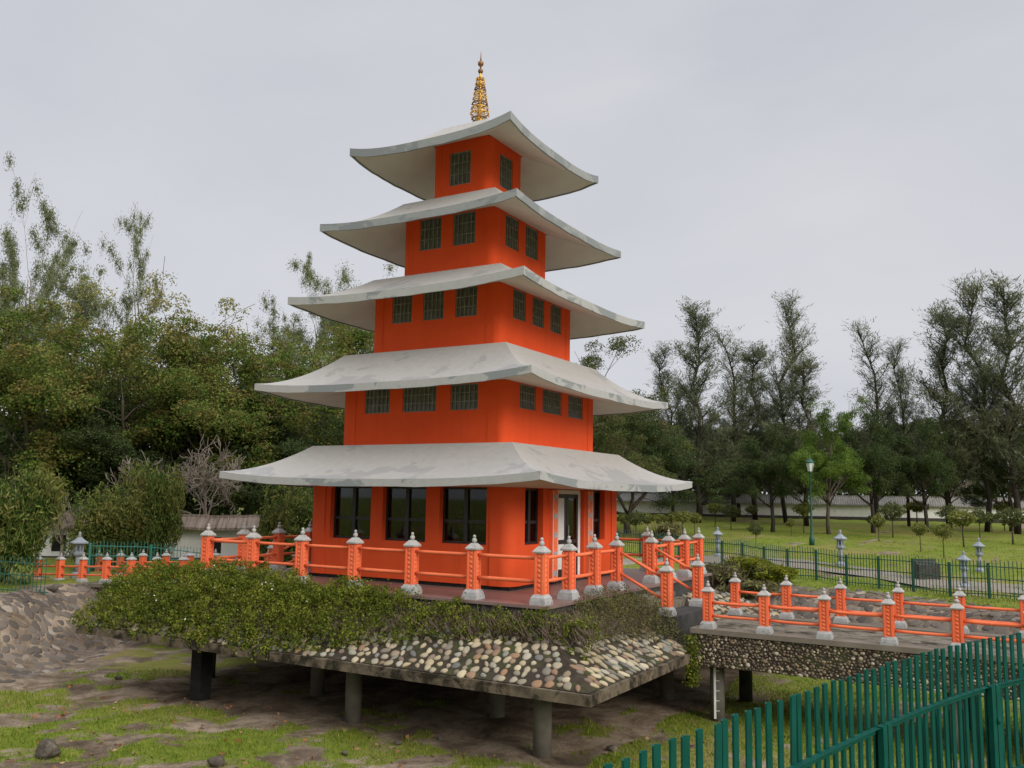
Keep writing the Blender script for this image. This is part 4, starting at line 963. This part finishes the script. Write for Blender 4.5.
# clipped small trees on the lawn
TOP = [(879, 541, 514, 'top3', 1.0), (893, 538, 503, 'top2', 1.1), (917, 527, 501, 'top1', 1.5), (921, 552, 523, 'top1', .95), (944, 558, 524, 'top1', .95), (964, 547, 511, 'top1', 1.35), (980, 538, 510, 'top2', 1.15), (951, 537, 506, 'top2', 1.1), (1013, 544, 509, 'top2', 1.4), (992, 533, 513, 'top2', 1.0), (1005, 531, 501, 'top1', 1.1), (871, 531, 516, 'top2', 1.0), (756, 548, 523, 'top2', .9), (791, 536, 519, 'top3', 1.2), (804, 533, 503, 'top1', 1.1), (648, 538, 513, 'top1', 1.2), (661, 537, 514, 'top1', 1.1), (672, 535, 512, 'top3', 1.2), (683, 538, 511, 'top1', 1.1), (695, 536, 513, 'top1', 1.1), (715, 527, 503, 'top1', 1.2), (731, 530, 505, 'top2', 1.2), (752, 524, 505, 'top2', 1.1), (636, 540, 512, 'top2', 1.2), (624, 537, 514, 'top1', 1.1)]
TLAB = ['pale clipped small tree with thin trunk, leftmost on the lawn right of the granite lantern', 'dark tall clipped tree behind the pale small one at the lawn', 'wide green clipped tree close to the wall, above the black block', 'round topped clipped tree directly above the black block, with bare thin stem',
 'round clipped tree just right of the black block, nearest the fence', 'largest leafy clipped tree, above the green stone lantern', 'dark clipped tree behind the blue grey lantern', 'tall dark clipped tree against the wall between bigger ones', 'broad dark clipped tree near the right picture edge', 'small dark clipped tree before the wall, left of the broad dark one',
 'leafy clipped tree before the wall at the right edge', 'small dark clipped shrub by the trunk of the round dark tree', 'small brown round clipped tree on a bare stem left of the lamp post', 'low olive clipped tree left of the lamp post', 'pale stemmed clipped tree just left of the lamp post', 'clipped tree right of the orange ground storey, first of a cluster', 'clipped tree in the cluster right of the pagoda, second along', 'narrow clipped tree in the middle of the cluster right of the pagoda', 'taller clipped tree in the cluster above the stair posts', 'last clipped tree of the cluster, left of the granite lantern',
 'clipped tree before the wall above the small granite lantern', 'dark clipped tree before the wall right of the small granite lantern', 'dark clipped tree before the wall, midway to the lamp post', 'dark clipped tree partly behind the orange pagoda wall', 'clipped tree just behind the orange pagoda wall at the lowest roof tip']
for (px, yb, yt, pr, ws), lab in zip(TOP, TLAB):
    G = on_ground(px, yb); D = depth_of(G); plant(pr, 'clipped_tree', lab, 'clipped tree', G, at(px, yt, D)[2]-G[2], ws*.82, 'clipped small trees on the lawn')
G = on_ground(668, 541); plant('redsh', 'shrub', 'dry olive shrub behind the orange stair posts', 'shrub', G, 1.0, 1.0, None, None, ('stems', 'foliage'))
for px, py, lab, pr, hh in ((748, 578, 'bright lime green shrub beyond the bridge by the bank edge', 'lime', .75), (775, 583, 'yellow green shrub right of the lime one by the bank edge', 'lime', .6), (722, 585, 'thin olive shrub beside the stair foot on the bank', 'redsh', .7), (735, 600, 'low olive shrub behind the first far bridge post', 'redsh', .5), (760, 596, 'low dry shrub on the paved bank behind the bridge', 'redsh', .5)):
    G = on_ground(px, py); plant(pr, 'shrub', lab, 'shrub', G, hh, 1.7, 'low shrubs on the right bank', None, ('stems', 'foliage'))

# ------------------------------------------------------------------ boundary walls
def boundary(lab, p0, p1, zt, ze_, zw, zb, tiles, windows=(), hw=.8):
    p0 = Vector((*p0[:2], 0)); p1 = Vector((*p1[:2], 0)); d = (p1-p0); ln = d.length; d.normalize()
    t = thing('boundary_wall', lab, 'wall', tuple(p0), math.atan2(d.y, d.x))
    mb = MB(); mb.box(0, ln, -.14, .14, zw, ze_+.06, 0); mb.build('wall', M['limewash'], t)
    mb = MB(); mb.box(0, ln, -.17, .17, zb, zw-.002, 0); mb.build('wall_base', M['wall_base'], t)
    mb = MB(); n = max(2, int(ln/.35))
    pr = [(-hw, ze_), (-hw, ze_+.10), (-.12, zt-.05), (-.12, zt+.06), (.12, zt+.06), (.12, zt-.05), (hw, ze_+.10), (hw, ze_)]
    vs = []; xs_ = [ln*i/n for i in range(n+1)]
    for i, x in enumerate(xs_):
        dz = .02*math.sin(x*1.7)+rnd.uniform(-.012, .012)
        vs += [(x, y, z+dz) for y, z in pr]
    k = len(pr); fs = []
    for i in range(n):
        for j in range(k): j2 = (j+1) % k; fs.append((i*k+j, (i+1)*k+j, (i+1)*k+j2, i*k+j2))
    fs.append(list(range(k))); fs.append([n*k+j for j in range(k)][::-1])
    mb.add(vs, fs); rf = mb.build('roof', M[tiles], t)
    mb = MB(); x = .2
    while x < ln and hw > .57:
        for s in (-1, 1): mb.tube([(x, s*(hw+.02), ze_+.07), (x, s*.14, zt-.01)], .03, 5, 0, True, True)
        x += .42
    if mb.v: mb.build('tile_ridges', M[tiles], rf)
    for x in windows:
        mb = MB(); mb.box(x-.28, x+.28, -.165, -.142, (zw+ze_)/2-.38, (zw+ze_)/2+.28); mb.build('window', M['plinth'], t)
    return t
boundary('long white wall with grey tiled roof behind the lawn', at(570, 503, 84), at(1120, 503, 78), 2.6, 1.75, .75, -.3, 'grey_tiles', (), .55)
L0, L1 = at(-30, 500, 37.5), at(345, 500, 38.5)
dl = np.linalg.norm((L1-L0)[:2])
boundary('low white wall with brown tiled coping behind the bamboo at the left', L0, L1, .98, .42, -.75, -1.3, 'brown_tiles', (dl*.245, dl*.655), .6)

# ------------------------------------------------------------------ fences
def bar_fence(lab, pts, h, mat, sp=.11, bay=2.2, zoff=0., name='bar_fence'):
    P_ = [Vector((p[0], p[1], 0)) for p in pts]
    t = thing(name, lab, 'fence', (P_[0].x, P_[0].y, 0)); inv = Matrix.Translation((-P_[0].x, -P_[0].y, 0))
    def fin_(o): o.matrix_parent_inverse = inv
    for a_, b_ in zip(P_, P_[1:]):
        L_ = (b_-a_).length; nb = max(1, int(round(L_/bay)))
        for i in range(nb):
            q0 = a_.lerp(b_, i/nb); q1 = a_.lerp(b_, (i+1)/nb); z0, z1 = terr1(q0.x, q0.y)+zoff, terr1(q1.x, q1.y)+zoff
            mb = MB(); mb.tube([(q0.x, q0.y, z0-.1), (q0.x, q0.y, z0+h*.93)], .05, 6, 0, False); fin_(mb.build('post', mat, t))
            mb = MB()
            for f_ in (.12, .52, .84): mb.tube([(q0.x, q0.y, z0+h*f_), (q1.x, q1.y, z1+h*f_)], .017, 5, 0, False, False)
            n = int((q1-q0).length/sp)
            for j in range(1, n):
                q = q0.lerp(q1, j/n); z = z0+(z1-z0)*j/n; mb.tube([(q.x, q.y, z+.04), (q.x, q.y, z+h+rnd.uniform(-.02, .02))], .013, 4, 0, False, False)
            fin_(mb.build('bar_panel', mat, t))
    return t
bar_fence('dark green bar fence crossing the bank beyond the right footbridge', [at(560, 545, 45), at(640, 545, 42), at(722, 545, 38), at(788, 580, 34.3), at(990, 605, 28.3), at(1140, 620, 25.5)], 1.2, M['green_far'], bay=1.25)
bar_fence('green bar fence with posts at the left picture edge above the paved slope', [at(-40, 600, 26.0), at(48, 597, 26.6)], 1.12, M['green_far'])
bar_fence('teal bar fence behind the left footbridge, below the bamboo', [at(90, 550, 31.5), at(210, 550, 32.5), at(330, 550, 34)], 1.05, M['teal'], zoff=.1)

# foreground green picket fence
TOPS = [(505,822),(528,808),(548,795),(570,783),(589,768),(611,758),(634,750),(654.5,741),(674,732),(691,728),(706,721),(723,715),(735,710.5),(749.5,703.5),(758,701),(770,695),(780,691.5),(790,687),(799,683.5),(809,678),(819,678.5),(832,676.5),(847,672),(859,671),(873,667),(883.5,665.5),(895,661.5),(904,660),(915,656.5),(923,655.5),(932.5,652),(940,650),(948,648.5),(957,645.5),(964,643),(969,641.5),(978,640.5),(987,639.5),(994,638),(1003,637),(1010.5,634),(1018,633),(1026,631),(1034,629),(1042,627),(1050,625)]
HT = .86
pf = []
for x, y in TOPS:
    hy = 498.2+(x-512)*0.0164; D = HT*F/(y-hy); pf.append(at(x, y, D))
pf = np.array(pf)
# smooth the ground line of the fence
fit = np.poly1d(np.polyfit(pf[:, 0], pf[:, 1], 2)); zfit = np.poly1d(np.polyfit(pf[:, 0], pf[:, 2], 2)); xx_ = np.linspace(pf[0, 0]-.12, pf[-1, 0], 300); pf = np.column_stack([xx_, fit(xx_), zfit(xx_)])
seg = np.concatenate([[0], np.cumsum(np.linalg.norm(np.diff(pf[:, :2], axis=0), axis=1))]); nn_ = int(seg[-1]/.098); ss = np.linspace(0, seg[-1], nn_+1)
zf = np.poly1d(np.polyfit(seg, pf[:, 2], 2)); pf = np.column_stack([np.interp(ss, seg, pf[:, 0]), np.interp(ss, seg, pf[:, 1]), zf(ss)])
ft = thing('picket_fence', 'green metal picket fence climbing the near bank at lower right', 'fence', (float(pf[20, 0]), float(pf[20, 1]), 0))
inv = Matrix.Translation((-float(pf[20, 0]), -float(pf[20, 1]), 0))
def fdir(i): 
    a_ = pf[max(0, i-1)]; b_ = pf[min(len(pf)-1, i+1)]; d = Vector((b_[0]-a_[0], b_[1]-a_[1], 0)); return d.normalized()
def picket(i, z1, z0, w, lean=0, yaw=0, off=0.0, name='picket', fold=False, along=0.):
    d = fdir(i); n = Vector((d.y, -d.x, 0)); d = (Matrix.Rotation(yaw, 3, 'Z') @ d); nn = Vector((d.y, -d.x, 0)); c = Vector((pf[i][0], pf[i][1], 0))+n*off+d*along
    mb = MB(); t = .004; A_ = []
    for z in (z0, z1):
        l = d*lean*(z-z0)
        A_ += [c+l-d*w/2-nn*t+nn*.012+Vector((0,0,z)), c+l-nn*t+Vector((0,0,z+ (0.012 if fold and z == z1 else 0))), c+l+d*w/2-nn*t+nn*.012+Vector((0,0,z)), c+l+d*w/2+nn*t+nn*.012+Vector((0,0,z)), c+l+nn*t+Vector((0,0,z)), c+l-d*w/2+nn*t+nn*.012+Vector((0,0,z))]
    if fold:
        A_[6+1].z += .03; A_[6+4].z += .03
        for q in (6, 11): A_[q].z -= .02
    mb.add(A_, [(0,1,7,6),(1,2,8,7),(2,3,9,8),(3,4,10,9),(4,5,11,10),(5,0,6,11),(6,7,10,11),(7,8,9,10)])
    o = mb.build(name, M['green'], ft); o.matrix_parent_inverse = inv; return o
for i in range(len(pf)):
    zt = pf[i][2]
    picket(i, zt+rnd.uniform(-.006, .006), zt-1.2, .046*rnd.uniform(.93, 1.05), rnd.gauss(0, .006)+(.035 if i in (14, 21) else 0), rnd.gauss(0, .05), .012)
for i in range(len(pf)-20, len(pf), 2):
    picket(i, pf[i][2]-.40+rnd.uniform(-.02, .02), pf[i][2]-1.2, .045, .0, rnd.gauss(.3, .2), -.05, 'short_picket', True, .03)
def frail(dz, name, off, hh, i0=0, i1=None):
    i1 = len(pf)-1 if i1 is None else i1; mb = MB(); vs = []
    for i in range(i0, i1+1):
        d = fdir(i); n = Vector((d.y, -d.x, 0)); c = Vector((pf[i][0], pf[i][1], pf[i][2]+dz))+n*off
        vs += [c-n*.004+Vector((0,0,-hh)), c+n*.004+Vector((0,0,-hh)), c+n*.004+Vector((0,0,hh)), c-n*.004+Vector((0,0,hh)), c+n*.034+Vector((0,0,hh))]
    fs = []
    for k in range(i1-i0):
        a_ = k*5; b_ = a_+5
        for p_, q in ((0, 1), (1, 2), (2, 4), (3, 0)): fs.append((a_+p_, b_+p_, b_+q, a_+q))
        fs.append((a_+3, a_+2, b_+2, b_+3))
    mb.add(vs, fs); o = mb.build(name, M['green'], ft); o.matrix_parent_inverse = inv
frail(-.31, 'rail', .03, .018); frail(-.86, 'rail', .03, .018)
for i in (len(pf)-26, len(pf)-10, 3):
    d = fdir(i); n = Vector((d.y, -d.x, 0)); c = Vector((pf[i][0], pf[i][1], 0))+n*.045+d*.03; mb = MB()
    for s in (-1, 1):
        vs = [c+d*(s*.032+a_)+n*b_+Vector((0,0,z)) for z in (pf[i][2]-1.5, pf[i][2]-.285) for a_, b_ in ((-.026, .0), (.026, .0), (.026, .03), (-.026, .03))]
        mb.add(vs, [(0,1,2,3),(4,7,6,5),(0,4,5,1),(1,5,6,2),(2,6,7,3),(3,7,4,0)])
    mb.lathe([(.012, pf[i][2]-.52), (.016, pf[i][2]-.50), (.012, pf[i][2]-.48)], c.x+n.x*.036, c.y+n.y*.036, 6)
    o = mb.build('post', M['green'], ft); o.matrix_parent_inverse = inv

# ------------------------------------------------------------------ stone lanterns, lamp post, odds and ends
def lantern(lab, P, H, mat='granite'):
    t = thing('stone_lantern', lab, 'lantern', tuple(P), rnd.uniform(0, .6), 'stone lanterns round the garden'); s = H/1.75; t.scale = (s*.84, s*.84, s); m_ = M[mat]
    mb = MB(); mb.lathe([(.30, -.1), (.30, .10), (.24, .16), (.16, .22)], n=6, smooth=False); mb.build('base', m_, t)
    mb = MB(); mb.lathe([(.13, .20), (.12, .5), (.15, .54), (.12, .58), (.12, .80)], n=10); mb.build('shaft', m_, t)
    mb = MB(); mb.lathe([(.14, .79), (.26, .88), (.27, .95), (.20, .97)], n=6, smooth=False); mb.build('platform', m_, t)
    mb = MB()
    for k in range(6):
        a_ = math.pi*(k+.5)/3; mb.box(.17*math.cos(a_)-.03, .17*math.cos(a_)+.03, .17*math.sin(a_)-.03, .17*math.sin(a_)+.03, .965, 1.28)
    mb.lathe([(.175, .966), (.175, 1.03)], n=6, smooth=False); mb.lathe([(.175, 1.22), (.175, 1.279)], n=6, smooth=False); mb.lathe([(.10, 1.0), (.10, 1.25)], n=6, mi=1, smooth=False)
    mb.build('light_chamber', [m_, M['granite_dk']], t)
    mb = MB(); mb.lathe([(.22, 1.26), (.40, 1.30), (.41, 1.345), (.26, 1.42), (.13, 1.52), (.08, 1.55)], n=6, smooth=False); mb.build('roof', m_, t)
    mb = MB(); mb.lathe([(.05, 1.54), (.085, 1.58), (.05, 1.62), (.075, 1.67), (.06, 1.72), (.01, 1.77)], n=8); mb.build('finial', m_, t)
for px, yb, yt, lab, mt in ((841, 566, 530, 'pale granite lantern beyond the bar fence, below the round dark tree', 'granite'), (980, 572, 538, 'blue grey granite lantern on the lawn side of the bar fence at right', 'granite'), (965, 588, 551, 'taller granite lantern close behind the bar fence, near the last far bridge post', 'granite'), (718, 557, 527, 'small granite lantern above the stair posts, left of the lamp post', 'granite')):
    G = on_ground(px, yb); D = depth_of(G); lantern(lab, G, at(px, yt, D)[2]-G[2], mt)
A_ = at(78, 560, 30.5); g_ = terr1(A_[0], A_[1]); lantern('blue grey stone lantern before the bamboo at the left footbridge', (A_[0], A_[1], g_), at(78, 532, 30.5)[2]-g_, 'granite')
G = on_ground(812, 545); D = depth_of(G); Hl = at(812, 457, D)[2]-G[2]
t = thing('street_lamp', 'green lamp post with white glass head standing on the lawn', 'lamp post', tuple(G)); s = Hl/4.6; t.scale = (s, s, s)
mb = MB(); mb.lathe([(.14, -.1), (.14, .35), (.11, .42), (.08, .5), (.065, .9), (.045, 2.2), (.04, 3.75), (.07, 3.8), (.045, 3.86)], n=10); mb.build('pole', M['green_far'], t)
mb = MB(); mb.lathe([(.12, 3.86), (.215, 4.30), (.20, 4.32)], n=6, smooth=False); mb.build('lamp_glass', M['frost'], t)
mb = MB(); mb.lathe([(.25, 4.315), (.24, 4.36), (.14, 4.46), (.09, 4.50), (.10, 4.53), (.03, 4.58), (.015, 4.66)], n=8)
for k in range(6): a_ = math.pi*(k+.5)/3; mb.tube([(.125*math.cos(a_), .125*math.sin(a_), 3.86), (.222*math.cos(a_), .222*math.sin(a_), 4.31)], .012, 4)
mb.build('lamp_cap', M['green_far'], t)
A_ = at(1010, 500, 79.5); mb = MB(); mb.tube([(A_[0], A_[1], terr1(A_[0], A_[1])), (A_[0], A_[1], at(1010, 459, 79.5)[2])], .055, 8); mb.lathe([(.09, at(1010, 459, 79.5)[2]-.02), (.09, at(1010, 459, 79.5)[2]+.06)], A_[0], A_[1], 8)
tag(mb.build('white_pole', M['white']), 'thin white pole before the wall at the right picture edge', 'pole')
# dark block behind the right bar fence
G = on_ground(927, 579); t = thing('plaque_block', 'dark block with slanted top behind the right bar fence', 'block', tuple(G), YAW-math.pi/2)
mb = MB(); mb.add([(-.42, -.25, -.1), (.42, -.25, -.1), (.42, .25, -.1), (-.42, .25, -.1), (-.42, -.25, .55), (.42, -.25, .55), (.42, .25, .68), (-.42, .25, .68)], [(0,3,2,1),(4,5,6,7),(0,1,5,4),(1,2,6,5),(2,3,7,6),(3,0,4,7)]); mb.build('block', M['wall_base'], t)
mb = MB(); mb.box(-.46, .46, .255, .30, -.05, .74); mb.build('back_panel', M['wall_base'], t)
# gravel path strip beyond the fence
pts = [(590, 566), (720, 561), (800, 565), (870, 574), (930, 585), (1040, 592)]
up_, dn_ = [], []
for x, y in pts:
    a_ = on_ground(x, y-5); b_ = on_ground(x, y+4); up_.append(a_); dn_.append(b_)
mb = MB(); vs = []
for a_, b_ in zip(up_, dn_):
    for k in range(4):
        q = b_+(a_-b_)*k/3; vs.append((q[0], q[1], terr1(q[0], q[1])+.03))
fs = [(i*4+k, (i+1)*4+k, (i+1)*4+k+1, i*4+k+1) for i in range(len(pts)-1) for k in range(3)]
mb.add(vs, fs); mb.build('path', noisy('pale_gravel', (0.27, 0.235, 0.19), (0.19, 0.165, 0.135), 6, 0.95, 0.3), kind='structure')
# loose rocks
def rock(lab, px, py, sz, group=None):
    G = on_ground(px, py); me = ellipsoids('rock', np.array([[0, 0, sz*.45]]), np.array([[sz, sz*.8, sz*.75]]), M['rock'], None, .28, 3)
    me.polygons.foreach_set('use_smooth', np.zeros(len(me.polygons), bool))
    for v in me.vertices:
        k = 1+.10*noise.noise(v.co*5/sz*.6)+.06*noise.noise(v.co*14/sz*.5); v.co.x *= k; v.co.y *= k; v.co.z = v.co.z*k if v.co.z > 0 else -.03
    o = link('rock', me, None, tuple(G)); tag(o, lab, 'rock', group)
rock('rounded brown grey boulder on the grass at the lower left corner', 48, 757, .24)
for px, py, sz, lab in ((398, 746, .07, 'small pale stone lying below the first round column'), (216, 767, .13, 'flat grey stone at the bottom edge, right of the boulder'), (440, 742, .06, 'small stone on dark soil under the terrace edge'), (612, 752, .09, 'pale stone on the grass before the picket fence'), (345, 756, .06, 'small stone near the bottom edge below the terrace'), (52, 592, .16, 'pale lump of rubble at the foot of the left bar fence'), (118, 680, .09, 'small pale stone on grass below the paved slope')):
    rock(lab, px, py, sz, 'small loose stones')
